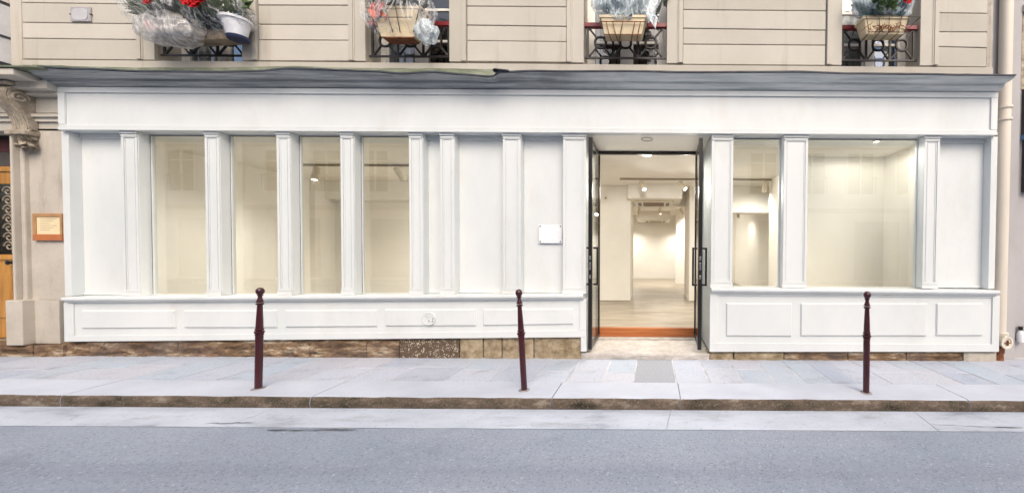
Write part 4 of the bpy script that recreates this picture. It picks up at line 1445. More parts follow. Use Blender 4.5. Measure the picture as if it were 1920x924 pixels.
def door_leaf(xh, xf, label, lockside):
    """open leaf: hinge at the back of the porch, free stile at the street"""
    y0, y1 = 4.722, YD - 0.03
    z0, z1 = 0.135, 2.955
    def X(y):
        return xf + (xh - xf) * (y - y0) / (y1 - y0)
    m_ = MB()
    th = 0.024
    m_.box(xf - 0.026, xf + 0.026, y0, y0 + 0.045, z0, z1)
    m_.box(xh - 0.016, xh + 0.016, y1 - 0.04, y1, z0, z1)
    for a, b in ((z0 + 0.001, z0 + 0.045), (z1 - 0.045, z1 - 0.001)):
        m_.prism([(X(y0) - th * .6, y0 + 0.055, a), (X(y0) + th * .6, y0 + 0.055, a), (X(y0) + th * .6, y0 + 0.055, b), (X(y0) - th * .6, y0 + 0.055, b)],
                 [(X(y1) - th * .6, y1 - 0.04, a), (X(y1) + th * .6, y1 - 0.04, a), (X(y1) + th * .6, y1 - 0.04, b), (X(y1) - th * .6, y1 - 0.04, b)])
    d = shop_part(m_, 'door', 'black', bevel=0.002, label=label)
    m_ = MB()
    a, b = z0 + 0.044, z1 - 0.044
    m_.prism([(X(y0) - .004, y0 + 0.054, a), (X(y0) + .004, y0 + 0.054, a), (X(y0) + .004, y0 + 0.054, b), (X(y0) - .004, y0 + 0.054, b)],
             [(X(y1) - .004, y1 - 0.039, a), (X(y1) + .004, y1 - 0.039, a), (X(y1) + .004, y1 - 0.039, b), (X(y1) - .004, y1 - 0.039, b)])
    m_.build('pane', 'glass', d)
    zt_, zb_ = P(1313, 464, 4.78)[1], P(1313, 536, 4.78)[1]
    for s_ in (-1, 1):
        m_ = MB()
        xo = xf + s_ * 0.088
        yc = 4.795
        m_.box(xo - 0.013, xo + 0.013, yc - 0.012, yc + 0.012, zb_, zt_)
        for zz in (zb_ + 0.002, zt_ - 0.026):
            m_.box(xf + s_ * 0.030 if s_ > 0 else xo + 0.013, xo - 0.013 if s_ > 0 else xf - 0.030, yc - 0.010, yc + 0.010, zz, zz + 0.024)
        m_.build('handle', 'black', d, bevel=0.002)
    m_ = MB()
    for zz, h in ((1.20, 0.10), (1.33, 0.05), (1.08, 0.05)):
        m_.box(xf - 0.012, xf + 0.012, y0 - 0.006, y0 - 0.0005, zz, zz + h)
    m_.build('lock_plate', 'steel', d, bevel=0.002)
    for zz in (2.62, 1.9, 0.42):
        m_ = MB(); m_.lathe((xh, y1 + 0.012, zz), (0, 0, 1), [(0, 0.012), (0.10, 0.012)], 10); m_.build('hinge', 'steel', d, True)


door_leaf(XDL, -0.842, 'left black framed glass door leaf, folded open', 1)
door_leaf(XDR, 0.625, 'right black framed glass door leaf, folded open', -1)

# ------- stone threshold and step
m_ = rough_block(P(1089, 668, 4.72)[0], P(1331, 668, 4.72)[0], 4.73, YD + 0.02, -0.01, 0.080, 0.014, 4, 24, 4, topamp=0.008)
thr = shop_part(m_, 'threshold_stone', 'threshold', bevel=0)
m_ = MB(); m_.box(JX0, JX1, YD - 0.10, YD + 0.02, 0.078, 0.104); shop_part(m_, 'threshold_strip', 'threshold', bevel=0.004)
m_ = MB(); m_.box(JX0, JX1, YD, YD + 0.06, 0.1045, ZFL); shop_part(m_, 'wooden_step', 'orange', bevel=0.004, label='orange brown wooden step below the showroom floor')

# ------- plinth stones under the shopfront: one object per stone
Yp = 4.735
random.seed(21)
for k, (a, b, mat, yt) in enumerate(((118, 196, 'plinth', 640), (197, 330, 'plinth', 641), (331, 470, 'plinth', 640), (471, 580, 'plinth', 639), (581, 688, 'plinth', 638.5),
                                     (689, 748, 'plinth', 638), (749, 860, 'pebble', 637), (862, 905, 'tan', 636), (906.5, 940, 'tan', 635.5), (941.5, 1000, 'tan', 635), (1001.5, 1089, 'tan', 634))):
    x0, x1 = P(a, 655, Yp)[0], P(b, 655, Yp)[0]
    zt_ = P((a + b) / 2, yt - 2, Yp)[1]
    jg = 0.0003 if mat == 'plinth' else 0.002
    m_ = rough_block(x0 + jg, x1 - jg, Yp, 4.93, -0.03, zt_, 0.030 if mat == 'plinth' else 0.012, 3 if mat == 'plinth' else k + 3, max(4, int((x1 - x0) / 0.03)), 7, joint=0 if mat == 'plinth' else 1)
    shop_part(m_, 'plinth_stone', mat, bevel=0)
for k, (a, b, mat) in enumerate(((1326, 1375, 'tan'), (1377, 1470, 'tan'), (1471, 1590, 'plinth'), (1591, 1700, 'plinth'), (1701, 1806, 'plinth'), (1808, 1870, 'grey_stone'))):
    x0, x1 = P(a, 668, Yp)[0], P(b, 668, Yp)[0]
    zt_ = P((a + b) / 2, 660.5, Yp)[1]
    m_ = rough_block(x0 + 0.003, x1 - 0.003, Yp, 4.93, -0.03, zt_, 0.014, k + 23, max(5, int((x1 - x0) / 0.05)), 4)
    shop_part(m_, 'plinth_stone', mat, bevel=0)

# ------- blank plaque with four screws
x0, z1 = P(1010, 421, YPAN - 0.03); x1, z0 = P(1054, 456, YPAN - 0.03)
t = thing('plaque', ((x0 + x1) / 2, YPAN, z0), 'blank white plaque with four dark screws on the panel left of the door', 'plaque')
m_ = MB(); m_.box(x0, x1, YPAN - 0.030, YPAN - 0.022, z0, z1); m_.build('plate', 'white_plastic', t, bevel=0.002)
for sx in (x0 + 0.022, x1 - 0.022):
    for sz in (z0 + 0.022, z1 - 0.022):
        m_ = MB(); m_.lathe((sx, YPAN, sz), (0, -1, 0), [(0, 0.007), (0.030, 0.007), (0.036, 0.009), (0.040, 0.004)], 10); m_.build('screw', 'iron', t, True)

# ------- round cap on the stall riser
cx_, cz_ = P(804.5, 597, YB0 - 0.01)
t = thing('round_cover', (cx_, YB0, cz_), 'round white cast cover with slots on the fourth panel of the base', 'cover')
m_ = MB(); m_.lathe((cx_, YB0 - 0.003, cz_), (0, -1, 0), [(0, 0.088), (0.012, 0.090), (0.018, 0.084), (0.018, 0.074), (0.010, 0.070), (0.010, 0.002)], 36); m_.build('rim', 'white', t, True, angle=30)
m_ = MB()
for ang0, ang1, rr in ((0.6, 2.6, 0.052), (3.5, 5.6, 0.050)):
    m_.tube([(cx_ + rr * math.cos(u), YB0 - 0.014, cz_ + rr * math.sin(u)) for u in [ang0 + (ang1 - ang0) * k / 12 for k in range(13)]], 0.007, 6)
m_.tube([(cx_ - 0.022 + 0.03 * math.cos(u), YB0 - 0.014, cz_ + 0.018 + 0.02 * math.sin(u)) for u in [k / 8 * 4.5 - 0.8 for k in range(9)]], 0.005, 6)
m_.build('raised_mark', 'white', t, True)
m_ = MB()
for sx, sz, r_ in ((0.0, 0.008, 0.007), (0.0, -0.03, 0.008), (0.055, 0.0, 0.008), (0.05, -0.034, 0.008)):
    m_.lathe((cx_ + sx, YB0 - 0.0125, cz_ + sz), (0, -1, 0), [(0, r_), (0.003, r_)], 10)
m_.build('slot', 'zinc', t)


# ================================================================== SHOWROOM BEHIND THE GLASS
XLW, XRW = -7.6, 4.45
YBK = 8.47
m_ = MB()
m_.box(XLW - 0.2, XRW + 0.2, YD + 0.061, 16.4, ZFL - 0.15, ZFL)
m_.box(XLW - 0.2, JX0 - 0.021, 4.94, YD + 0.06, ZFL - 0.15, ZFL)
m_.box(JX1 + 0.021, XRW + 0.2, 4.94, YD + 0.06, ZFL - 0.15, ZFL)
struct(m_.build('showroom_floor', 'floor'))
m_ = MB()
m_.box(XLW - 0.2, XRW + 0.2, YD + 0.101, 16.4, ZCE, ZCE + 0.12)
m_.box(XLW - 0.2, JX0 - 0.021, 5.201, YD + 0.1, ZCE, ZCE + 0.12)
m_.box(JX1 + 0.021, XRW + 0.2, 5.201, YD + 0.1, ZCE, ZCE + 0.12)
# dropped bulkheads that carry the air conditioners, beams
m_.box(-0.60, 0.66, 8.20, 9.80, CAMZ + 1.21, ZCE)
m_.box(-0.66, 0.66, 13.8, 15.3, CAMZ + 1.21, ZCE)
struct(m_.build('showroom_ceiling', 'ceiling'))
m_ = MB()
m_.box(XLW - 0.2, XLW, 4.93, 16.4, ZFL, ZCE)
m_.box(XLW, XLW + 0.10, 4.94, 5.60, ZFL, ZCE)          # pier at the street end of the left wall
m_.box(XLW, XLW + 0.09, 6.25, 6.65, ZFL, ZCE)
m_.box(XLW, XLW + 0.12, 7.85, 8.20, ZFL, ZCE)
struct(m_.build('side_wall', 'plaster'))
m_ = MB()
m_.box(XRW, XRW + 0.2, 4.93, 16.4, ZFL, ZCE)
struct(m_.build('side_wall', 'plaster'))
m_ = MB()
m_.box(XLW, -0.55, YBK, YBK + 1.3, ZFL, ZCE)
m_.box(0.86, 1.60, YBK, YBK + 1.3, ZFL, ZCE)
m_.box(2.95, XRW, YBK, YBK + 0.3, ZFL, ZCE)
m_.box(1.60, 2.95, YBK + 0.001, YBK + 0.3, CAMZ + 0.92, ZCE)
m_.box(-0.55, 0.86, YBK + 1.0, YBK + 1.3, CAMZ + 1.19, ZCE)
m_.box(XLW + 0.12, -1.60, 8.10, YBK - 0.001, CAMZ + 1.14, ZCE)     # beam along the back wall
m_.box(-3.2, -2.9, YBK + 1.3, 16.4, ZFL, ZCE)
m_.box(3.1, 3.4, YBK + 0.3, 16.4, ZFL, ZCE)
struct(m_.build('inner_wall', 'plaster'))
m_ = MB()
m_.box(-2.9, 3.1, 15.5, 15.7, ZFL, ZCE)
m_.box(0.84, 1.35, 13.0, 13.5, ZFL, ZCE)
m_.box(1.85, 3.1, 13.4, 13.6, ZFL, ZCE)
struct(m_.build('rear_wall', 'plaster'))
m_ = MB(); m_.box(-3.0, -0.553, YBK - 0.012, YBK - 0.001, ZFL + 0.001, ZFL + 0.018); struct(m_.build('shadow_gap_strip', 'track'))  # thin dark strips stand in for the shadow gap under the piers
m_ = MB(); m_.box(0.863, 1.60, YBK - 0.012, YBK - 0.001, ZFL + 0.001, ZFL + 0.018); struct(m_.build('shadow_gap_strip', 'track'))
sx_, sz_ = P(1136, 372, YBK - 0.04)
t = thing('wall_sensor', (sx_, YBK, sz_), 'tiny grey sensor on the showroom wall at the left of the doorway view', 'sensor')
m_ = MB(); m_.box(sx_ - 0.03, sx_ + 0.03, YBK - 0.08, YBK - 0.001, sz_ - 0.02, sz_ + 0.03); m_.build('body', 'lamp_white', t, bevel=0.006)
m_ = MB(); m_.lathe((sx_, YBK - 0.08, sz_ + 0.005), (0, -1, 0), [(0, 0.016), (0.012, 0.014), (0.018, 0.004)], 12); m_.build('lens', 'zinc', t, True)
m_ = MB()
XPB = 2.52
m_.box(XPB, XRW, 5.82, 7.75, ZFL, ZCE)
struct(m_.build('display_partition', 'plaster'))
XRD = P(1727, 400, YG)[0] + 0.10
m_ = MB()
m_.box(XRD, XRD + 0.12, 4.93, 5.819, ZFL, ZCE)
struct(m_.build('display_side_wall', 'plaster'))
# window boards inside the shop windows
m_ = MB()
m_.box(XLW, JX0 - 0.025, 4.931, 5.05, ZFL + 0.001, 0.79)
m_.box(JX1 + 0.025, XRD, 4.931, 5.05, ZFL + 0.001, ZSR - 0.03)
struct(m_.build('inner_sill', 'plaster'))


def add_light(x, y, z, aim, power, parent, size=0.05, angle=165, blend=1.0):
    d = bpy.data.lights.new('lamp_light', 'SPOT')
    d.energy = power
    d.color = (1.0, 0.95, 0.87)
    d.shadow_soft_size = size
    d.spot_size = R(angle)
    d.spot_blend = blend
    o = bpy.data.objects.new('lamp_light', d)
    COL.objects.link(o)
    o.parent = parent
    o.location = Vector((x, y, z)) - world_loc(parent)
    o.rotation_euler = (-Vector(aim)).to_track_quat('Z', 'Y').to_euler()
    return o


LAMP_POWER = 106.0


def spot(x, y, zt, aim, label, scale=1.0, power=1.0, group='track spotlights in the showroom'):
    """track spotlight hanging at (x, y) from height zt, pointing along aim"""
    t = thing('track_spotlight', (x, y, zt), label, 'spotlight', group)
    a = Vector(aim).normalized()
    m_ = MB(); m_.box(x - 0.03, x + 0.03, y - 0.015, y + 0.015, zt - 0.02, zt); m_.tube([(x, y, zt - 0.02), (x, y, zt - 0.08 * scale)], 0.009, 8); m_.build('adapter', 'lamp_white', t)
    c = Vector((x, y, zt - 0.10 * scale))
    b0 = c - a * 0.09 * scale
    r = 0.042 * scale
    L_ = 0.20 * scale
    m_ = MB(); m_.lathe(b0, a, [(0, r * 0.9), (0.006, r), (L_, r), (L_, r * 0.88), (L_ - 0.012, r * 0.86)], 20); m_.build('body', 'lamp_white', t, True)
    m_ = MB(); m_.lathe(b0 + a * (L_ - 0.012), a, [(0, r * 0.84), (0.004, r * 0.84)], 20); m_.build('lens', 'lens', t)
    p = b0 + a * (L_ + 0.02)
    if power:
        add_light(p.x, p.y, p.z, a, LAMP_POWER * power, t, 0.06)
    return t


def track(x0, x1, y, zt, label):
    t = thing('lighting_track', ((x0 + x1) / 2, y, zt - 0.04), label, 'lighting track')
    m_ = MB(); m_.box(x0, x1, y - 0.018, y + 0.018, zt - 0.036, zt - 0.001); m_.build('rail', 'track', t)
    m_ = MB(); m_.box(x0 - 0.012, x0 - 0.0005, y - 0.02, y + 0.02, zt - 0.038, zt - 0.001); m_.build('end_cap', 'lamp_white', t)
    m_ = MB(); m_.box(x1 + 0.0005, x1 + 0.012, y - 0.02, y + 0.02, zt - 0.038, zt - 0.001); m_.build('end_cap', 'lamp_white', t)


ZT = ZCE - 0.036
YT1, YT2 = 6.50, 7.60
track(-6.6, -1.2, YT1, ZCE, 'long grey lighting track on the ceiling behind the left display windows')
track(-0.72, XPB - 0.02, YT2, ZCE, 'grey lighting track on the ceiling across the open doorway')
track(-0.62, 1.0, 12.4, ZCE, 'pale lighting track in the rear room seen through the doorway')
xs_ = P(592, 322, YT1)[0]
spot(xs_, YT1, ZT, (0.05, -0.25, -1), 'bright round spotlight behind the third shop window from the left', 1.25, 1.25)
xs_ = P(749, 322, YT1)[0]
spot(xs_, YT1, ZT, (0.30, 0.45, -0.9), 'spotlight turned away behind the fourth shop window from the left', 1.25, 1.5)
spot(-2.6, YT1, ZT, (-0.5, 0.5, -0.8), 'added spotlight on the left track, unseen behind the blank bay panels', 1.0, 1.2)  # unseen lamp added to help light the left of the showroom
xs_ = P(1205, 344, YT2)[0]
spot(xs_, YT2, ZT, (0.30, -0.55, -0.8), 'left of the two bright spotlights at the top of the doorway', 1.15, 0.8)
xs_ = P(1279, 344, YT2)[0]
spot(xs_, YT2, ZT, (0.55, -0.55, -0.7), 'right of the two bright spotlights at the top of the doorway', 1.15, 0.8)
xs_ = P(1434, 345, YT2)[0]
spot(xs_, YT2, ZT, (-0.05, 0.35, -0.95), 'dark sided spotlight behind the narrow window right of the door', 1.15, 0.7)
for (px, nm, am, s_) in ((1199, 'left of the three small spotlights in the rear room', (0.0, 0.3, -1), 1.1), (1238, 'middle of the three small spotlights in the rear room', (0.02, -0.1, -1), 1.1),
                         (1278, 'right of the three small spotlights in the rear room, tilted', (0.55, 0.1, -0.85), 1.1)):
    spot(P(px, 393, 12.4)[0], 12.4, ZT, am, nm, s_, 1.15)
zl = CAMZ + 1.21
spot(P(1184.5, 421, 14.9)[0] - 0.02, 14.9, ZCE - 0.3, (0, -0.1, -1), 'tiny lit spotlight at the far left of the rear wall', 1.1, 0.8)
spot(P(1273, 421, 14.9)[0], 14.9, ZCE - 0.3, (0, -0.1, -1), 'tiny lit spotlight at the far right of the rear wall', 1.1, 0.8)
spot(P(1384, 399, 11.0)[0], 11.0, CAMZ + 1.25, (0.1, 0.3, -1), 'tiny lit spotlight seen through the window right of the door', 1.0, 0.3)


def downlight(x, y, z, label, rad, lit):
    t = thing('downlight', (x, y, z), label, 'downlight')
    m_ = MB(); m_.lathe((x, y, z - 0.001), (0, 0, -1), [(0, rad), (0.006, rad), (0.009, rad * 0.92), (0.004, rad * 0.84), (0.004, rad * 0.82)], 32); m_.build('ring', 'lamp_white', t, True, angle=30)
    m_ = MB(); m_.lathe((x, y, z - 0.002), (0, 0, -1), [(0, rad * 0.80), (0.003, rad * 0.80)], 28); m_.build('lens', 'lens' if lit else 'ceiling', t)
    m_ = MB(); pts = [(x + rad * 0.9 * math.cos(k / 24 * 2 * math.pi), y + rad * 0.9 * math.sin(k / 24 * 2 * math.pi), z - 0.009) for k in range(24)]; m_.tube(pts, 0.004, 5, closed=True); m_.build('trim', 'track', t)
    if lit:
        add_light(x, y, z - 0.03, (0, 0.1, -1), LAMP_POWER * (0.9 if rad > 0.06 else 0.28), t, 0.06, 176, 0.25)


downlight(P(1213, 262, 4.93)[0], 4.93, ZH, 'round downlight in the white porch ceiling over the doorway', 0.085, False)
downlight(P(1213, 296, 5.74)[0], 5.74, ZCE, 'lit downlight on the showroom ceiling just inside the door', 0.10, True)
downlight(3.1, 4.975, ZCE, 'small added downlight brightening the niche behind the widest shop window', 0.05, True)  # lamp added to brighten the display niche


def aircon(x, y0, y1, z, wd, label, mat):
    t = thing('air_conditioner', (x, (y0 + y1) / 2, z), label, 'air conditioner')
    m_ = MB()
    m_.box(x - wd / 2, x + wd / 2, y0, y1, z - 0.03, z - 0.001)
    m_.build('panel', 'lamp_white', t, bevel=0.004)
    m_ = MB(); m_.box(x - wd * 0.27, x + wd * 0.27, y0 + 0.20, y1 - 0.1, z - 0.034, z - 0.0305); m_.build('grille', mat, t)
    for s_ in (-1, 1):
        m_ = MB(); m_.box(x + s_ * wd * 0.36 - wd * 0.045, x + s_ * wd * 0.36 + wd * 0.045, y0 + 0.22, y1 - 0.15, z - 0.034, z - 0.0305); m_.build('vent_slot', 'zinc', t)


aircon(0.0, 8.55, 9.55, CAMZ + 1.21, 0.97, 'ceiling air conditioner with brown grille, nearest the doorway', 'grille')
aircon(0.08, 14.0, 15.0, CAMZ + 1.21, 0.95, 'smaller looking ceiling air conditioner with olive grille in the rear room', 'olive_grille')


# ================================================================== LEFT NEIGHBOUR: PORTAL
YN = 4.80
por = thing('stone_portal', (P(60, 640, YN)[0], YN + 0.2, 0), 'old carved stone doorway with bracket at the left edge of the street front', 'doorway')
xa, xb = P(46, 400, YN)[0], XL + 0.0
zs_ = P(80, 562, YN)[1]
m_ = MB(); m_.box(xa + 0.004, xb - 0.002, YN, 5.3, zs_ + 0.003, 3.05); m_.build('pier', 'grey_stone', por, bevel=0.004)
m_ = MB(); m_.box(P(43, 600, YN)[0] + 0.012, P(118.5, 600, YN)[0] - 0.003, YN - 0.03, 5.3, 0.155, zs_); m_.build('pier_base', 'grey_stone', por, bevel=0.006)
# groove stones on the pier
xj0, xj1 = P(20, 400, YN - 0.10)[0], P(46, 400, YN - 0.045)[0]
m_ = MB()
m_.box(xj0, xj1 - 0.055, YN - 0.10, 5.0, zs_ + 0.003, P(30, 250, YN - 0.1)[1])
m_.box(xj1 - 0.055, xj1, YN - 0.045, 5.0, zs_ + 0.003, P(30, 250, YN - 0.1)[1])
m_.build('jamb', 'grey_stone', por, bevel=0.012)
m_ = MB(); m_.box(P(10, 600, YN - 0.13)[0], P(41, 600, YN - 0.13)[0], YN - 0.13, 5.0, 0.155, zs_ + 0.01); m_.build('jamb_base', 'grey_stone', por, bevel=0.01)
# entablature bands over the portal
XPL = -12.0
for zt_, zb_, yo in ((150, 166, 0.18), (168, 178, 0.10), (180, 212, 0.02), (213, 219, 0.06), (220, 228, 0.03), (229, 246, 0.0)):
    m_ = MB()
    Yx = YN - yo
    m_.box(XPL, xb - 0.003, Yx, 5.0, P(60, zb_, Yx)[1], P(60, zt_, Yx)[1])
    m_.build('entablature_band', 'limestone', por, bevel=0.006)
m_ = MB()
m_.box(XPL, P(40, 130, YN - 0.3)[0], YN - 0.36, 5.0, P(20, 140, YN - 0.36)[1], P(20, 128, YN - 0.36)[1])
m_.build('canopy', 'limestone', por, bevel=0.006)
m_ = MB()
m_.box(XPL, P(74, 132, YN - 0.36)[0], YN - 0.38, 5.0, P(20, 127, YN - 0.36)[1], P(20, 124, YN - 0.36)[1])
m_.build('canopy_cover', 'flashing', por)
# carved bracket: S-scroll seen from the side, 0.22 m wide
bx0_, bx1_ = -8.47, -8.275
sc_pts = []
yt_, yb_ = P(50, 160, YN - 0.2)[1], P(50, 262, YN - 0.2)[1]
Hh = yt_ - yb_
outline = [(y * 0.55, z) for y, z in [(0.0, 1.0), (-0.34, 1.0), (-0.40, 0.93), (-0.42, 0.82), (-0.38, 0.71), (-0.31, 0.64), (-0.24, 0.57), (-0.19, 0.47), (-0.16, 0.36), (-0.15, 0.26), (-0.17, 0.17), (-0.14, 0.10), (-0.08, 0.06), (0.0, 0.05)]]
m_ = MB()
m_.add([(bx0_, YN + y, yb_ + z * Hh) for y, z in outline] + [(bx1_, YN + y, yb_ + z * Hh) for y, z in outline],
       [tuple(range(len(outline) - 1, -1, -1)), tuple(range(len(outline), 2 * len(outline)))] + [(i, (i + 1) % len(outline), (i + 1) % len(outline) + len(outline), i + len(outline)) for i in range(len(outline))])
br = m_.build('bracket', 'carved', por, bevel=0.012)
# scroll eyes and acanthus ribs
for xs_ in (bx1_ + 0.006, bx0_ - 0.006):
    for cy, cz_, r0, nk, turns in ((0.14, 0.80, 0.075, 26, 4.2), (0.05, 0.20, 0.045, 20, 3.2)):
        m_ = MB()
        pts = []
        for k in range(nk):
            a = k / (nk - 1) * turns * math.pi / 1.4
            rr = r0 * (1 - k / (nk + 5))
            pts.append((xs_, YN - cy + rr * math.cos(a), yb_ + cz_ * Hh + rr * math.sin(a)))
        m_.tube(pts, 0.014, 6)
        m_.build('scroll', 'carved', br, True)
m_ = MB()
for u in (0.12, 0.31, 0.5, 0.69, 0.88):
    xx = bx0_ + (bx1_ - bx0_) * u
    m_.tube([(xx, YN + y - 0.006, yb_ + z * Hh) for y, z in outline[2:-1]], [0.018 + 0.006 * math.sin(k * 1.7 + u * 9) for k in range(len(outline) - 3)], 6)
m_.build('leaf_carving', 'carved', br, True)
m_ = MB()
m_.box(bx0_ - 0.03, bx1_ + 0.02, YN - 0.25, YN + 0.1, yt_ + 0.001, yt_ + 0.045)
m_.build('bracket_cap', 'carved', por, bevel=0.012)
m_ = MB()
m_.box(bx0_ - 0.05, bx1_ + 0.02, YN - 0.13, YN + 0.1, P(50, 250, YN - 0.17)[1], P(50, 241, YN - 0.17)[1])
m_.build('bracket_cap', 'carved', por, bevel=0.012)
m_ = leaf_mesh(70, ((bx0_ + bx1_) / 2 + 0.04, YN - 0.05, yb_ - 0.02), (0.08, 0.05, 0.07), 0.07, 77, 1.8, 0.8)
m_.build('carved_drop', 'carved', br)
# recess wall behind the door, door
m_ = MB()
YDN = 5.05
m_.box(XPL, P(20, 250, YDN)[0] + 0.25, YDN + 0.06, 5.3, 0.1, 3.6)
m_.build('door_recess', 'dark_room', por)
dx1 = P(21, 400, YDN)[0] + 0.08
dx0 = dx1 - 1.7
m_ = MB()
z_ = lambda y: P(10, y, YDN)[1]
m_.box(dx0, dx1, YDN, YDN + 0.05, z_(345), z_(312))
m_.box(dx0, dx1, YDN, YDN + 0.05, 0.16, z_(477))
m_.box(dx1 - 0.055, dx1, YDN + 0.002, YDN + 0.05, z_(477) + 0.001, z_(345) - 0.001)
m_.box(dx0, dx1, YDN - 0.02, YDN - 0.001, z_(322), z_(315))
m_.box(dx0, dx1, YDN - 0.02, YDN - 0.001, z_(487), z_(480))
for k in range(4):
    m_.box(dx1 - 0.42 * (k + 1) + 0.03, dx1 - 0.42 * k - 0.06, YDN - 0.016, YDN - 0.001, 0.45, z_(512))
dr = m_.build('wooden_door', 'oak', por, bevel=0.006)
m_ = MB(); m_.box(dx0, dx1, YDN + 0.004, YDN + 0.05, z_(311.5), z_(285)); m_.build('fanlight_panel', 'dark_room', dr)
m_ = MB(); m_.box(dx0, dx1, YDN + 0.006, YDN + 0.05, z_(284.5), z_(262)); m_.build('transom_panel', 'dark_red', dr)
m_ = MB(); m_.box(dx0, dx1 - 0.056, YDN + 0.02, YDN + 0.03, z_(476.5), z_(345.5)); m_.build('door_glass', 'house_glass', dr)
m_ = MB()
random.seed(4)
za_, zb_ = z_(470), z_(350)
for k in range(7):
    for col in range(4):
        cx_ = dx1 - 0.13 - col * 0.22
        cz_ = za_ + (zb_ - za_) * (k + 0.5) / 7
        pts = []
        for j in range(18):
            a = j / 17 * 9
            rr = 0.075 * (1 - j / 20)
            pts.append((cx_ + rr * math.cos(a) * (1 if col % 2 else -1), YDN + 0.005, cz_ + rr * math.sin(a)))
        m_.tube(pts, 0.008, 5)
for col in range(5):
    xx = dx1 - 0.02 - 0.06 - col * 0.22
    m_.tube([(xx, YDN + 0.005, za_ - 0.03), (xx, YDN + 0.005, zb_ + 0.03)], 0.008, 5)
m_.build('iron_scrollwork', 'track', dr, True)
m_ = MB(); m_.lathe((dx1 - 0.05, YDN - 0.001, z_(492)), (0, -1, 0), [(0, 0.03), (0.01, 0.03), (0.015, 0.015), (0.04, 0.02), (0.055, 0.035), (0.065, 0.02)], 14); m_.build('door_knob', 'black', dr, True)
# step stones at the foot of the portal
random.seed(31)
for k, (a, b) in enumerate(((-260, -60), (-58, 60), (62, 117))):
    x0, x1 = P(a, 655, 4.70)[0], P(b, 655, 4.70)[0]
    m_ = rough_block(x0 + 0.002, x1 - 0.002, 4.69, 5.2, -0.03, 0.150, 0.02, k + 51, 14, 4)
    m_.build('step_stone', 'plinth' if k else 'tan', por)
# neighbour wall above the portal and beyond, out of frame
nb = thing('left_neighbour_house', (-10.5, 5.2, 0), 'pale stone house wall with an open white shutter at the upper left edge', 'house')
m_ = MB(); m_.box(-30, XPL, 4.86, 6.5, -0.1, 9); m_.box(XPL, BXL - 0.16, 4.95, 6.5, 3.62, 9); m_.build('wall', 'grey_stone', nb)
m_ = MB(); m_.box(BXL - 0.155, BXL - 0.004, 4.81, 5.3, 3.63, 9); m_.build('corner_strip', 'limestone', nb, bevel=0.01)
# white shutter opened outwards with dark iron edges
xs_ = P(29, 60, 4.93)[0]
m_ = MB(); m_.box(xs_ - 0.03, xs_, 4.40, 4.93, 3.95, 4.72); sh_ = m_.build('shutter', 'white_plastic', nb, bevel=0.004)
m_ = MB(); m_.box(xs_ - 0.036, xs_ + 0.008, 4.38, 4.93, 4.28, 4.31); m_.box(xs_ - 0.036, xs_ + 0.008, 4.38, 4.93, 3.905, 3.945); m_.build('shutter_edge', 'zinc', sh_)
m_ = MB(); m_.box(xs_ - 0.036, xs_ + 0.006, 4.40, 4.93, 4.735, 4.765); m_.build('shutter_edge', 'zinc', sh_)

# framed notice on the pier
x0, z1 = P(61, 400, YN - 0.03); x1, z0 = P(117, 451, YN - 0.03)
x1 = min(x1, XL - 0.004)
t = thing('notice_frame', ((x0 + x1) / 2, YN, z0), 'copper coloured frame holding a faded cream notice on the stone pier', 'notice')
m_ = MB()
fw = 0.045
m_.box(x0, x0 + fw, YN - 0.035, YN - 0.001, z0 + 0.085, z1)
m_.box(x1 - fw * .6, x1, YN - 0.035, YN - 0.001, z0 + 0.085, z1)
m_.box(x0 + fw, x1 - fw * .6, YN - 0.035, YN - 0.001, z1 - 0.045, z1)
m_.build('frame', 'copper', t, bevel=0.004)
m_ = MB(); m_.box(x0, x1, YN - 0.036, YN - 0.001, z0, z0 + 0.084); m_.build('lower_band', 'copper_band', t, bevel=0.004)
m_ = MB(); m_.box(x0 + fw, x1 - fw * .6, YN - 0.024, YN - 0.002, z0 + 0.0845, z1 - 0.0455); pp = m_.build('paper', 'paper', t)
m_ = MB()
for k in range(6):
    m_.box(x0 + fw + 0.04, x1 - fw * .6 - 0.05 - 0.05 * (k % 3), YN - 0.0255, YN - 0.0245, z1 - 0.075 - k * 0.03, z1 - 0.069 - k * 0.03)
m_.build('faded_line', 'ink', pp)
for sx in (x0 + 0.02, x1 - 0.02):
    m_ = MB(); m_.lathe((sx, YN - 0.036, z0 + 0.035), (0, -1, 0), [(0, 0.008), (0.004, 0.006)], 10); m_.build('screw', 'steel', t)

# ================================================================== RIGHT NEIGHBOUR AND DOWNPIPE
xr0 = XR + 0.004
xr1 = P(1908, 400, 4.90)[0]
rn = thing('right_neighbour_house', (6.2, 5.2, 0), 'plain grey rendered house wall at the right edge of the picture', 'house')
m_ = MB(); m_.box(xr0, xr1, 4.90, 5.6, -0.02, 9); m_.build('wall', 'render', rn)
m_ = MB(); m_.box(xr1, 30, 4.93, 6.5, -0.02, 9); m_.build('wall', 'render', rn)
z_ = lambda y: P(1914, y, 4.90)[1]
m_ = rough_block(xr1 + 0.03, xr1 + 1.1, 4.90, 4.929, z_(167), z_(24), 0.03, 71, 16, 16); m_.build('rubble_panel', 'hanger', rn)
m_ = MB(); m_.box(xr1 + 0.0, xr1 + 1.3, 4.86, 4.928, z_(22), z_(10)); m_.build('moulding', 'limestone', rn, bevel=0.01)
m_ = MB(); m_.box(xr1 + 0.05, xr1 + 1.0, 4.88, 4.928, z_(252), z_(168)); m_.build('dark_pane', 'dark_room', rn)
m_ = MB(); m_.box(xr1 + 0.045, xr1 + 1.1, 4.85, 4.928, z_(262), z_(253)); m_.build('blue_rail', 'blue_paint', rn)
m_ = MB(); m_.box(xr1 + 0.07, xr1 + 1.1, 4.86, 4.928, z_(360), z_(263)); m_.build('shop_window', 'dark_room', rn)
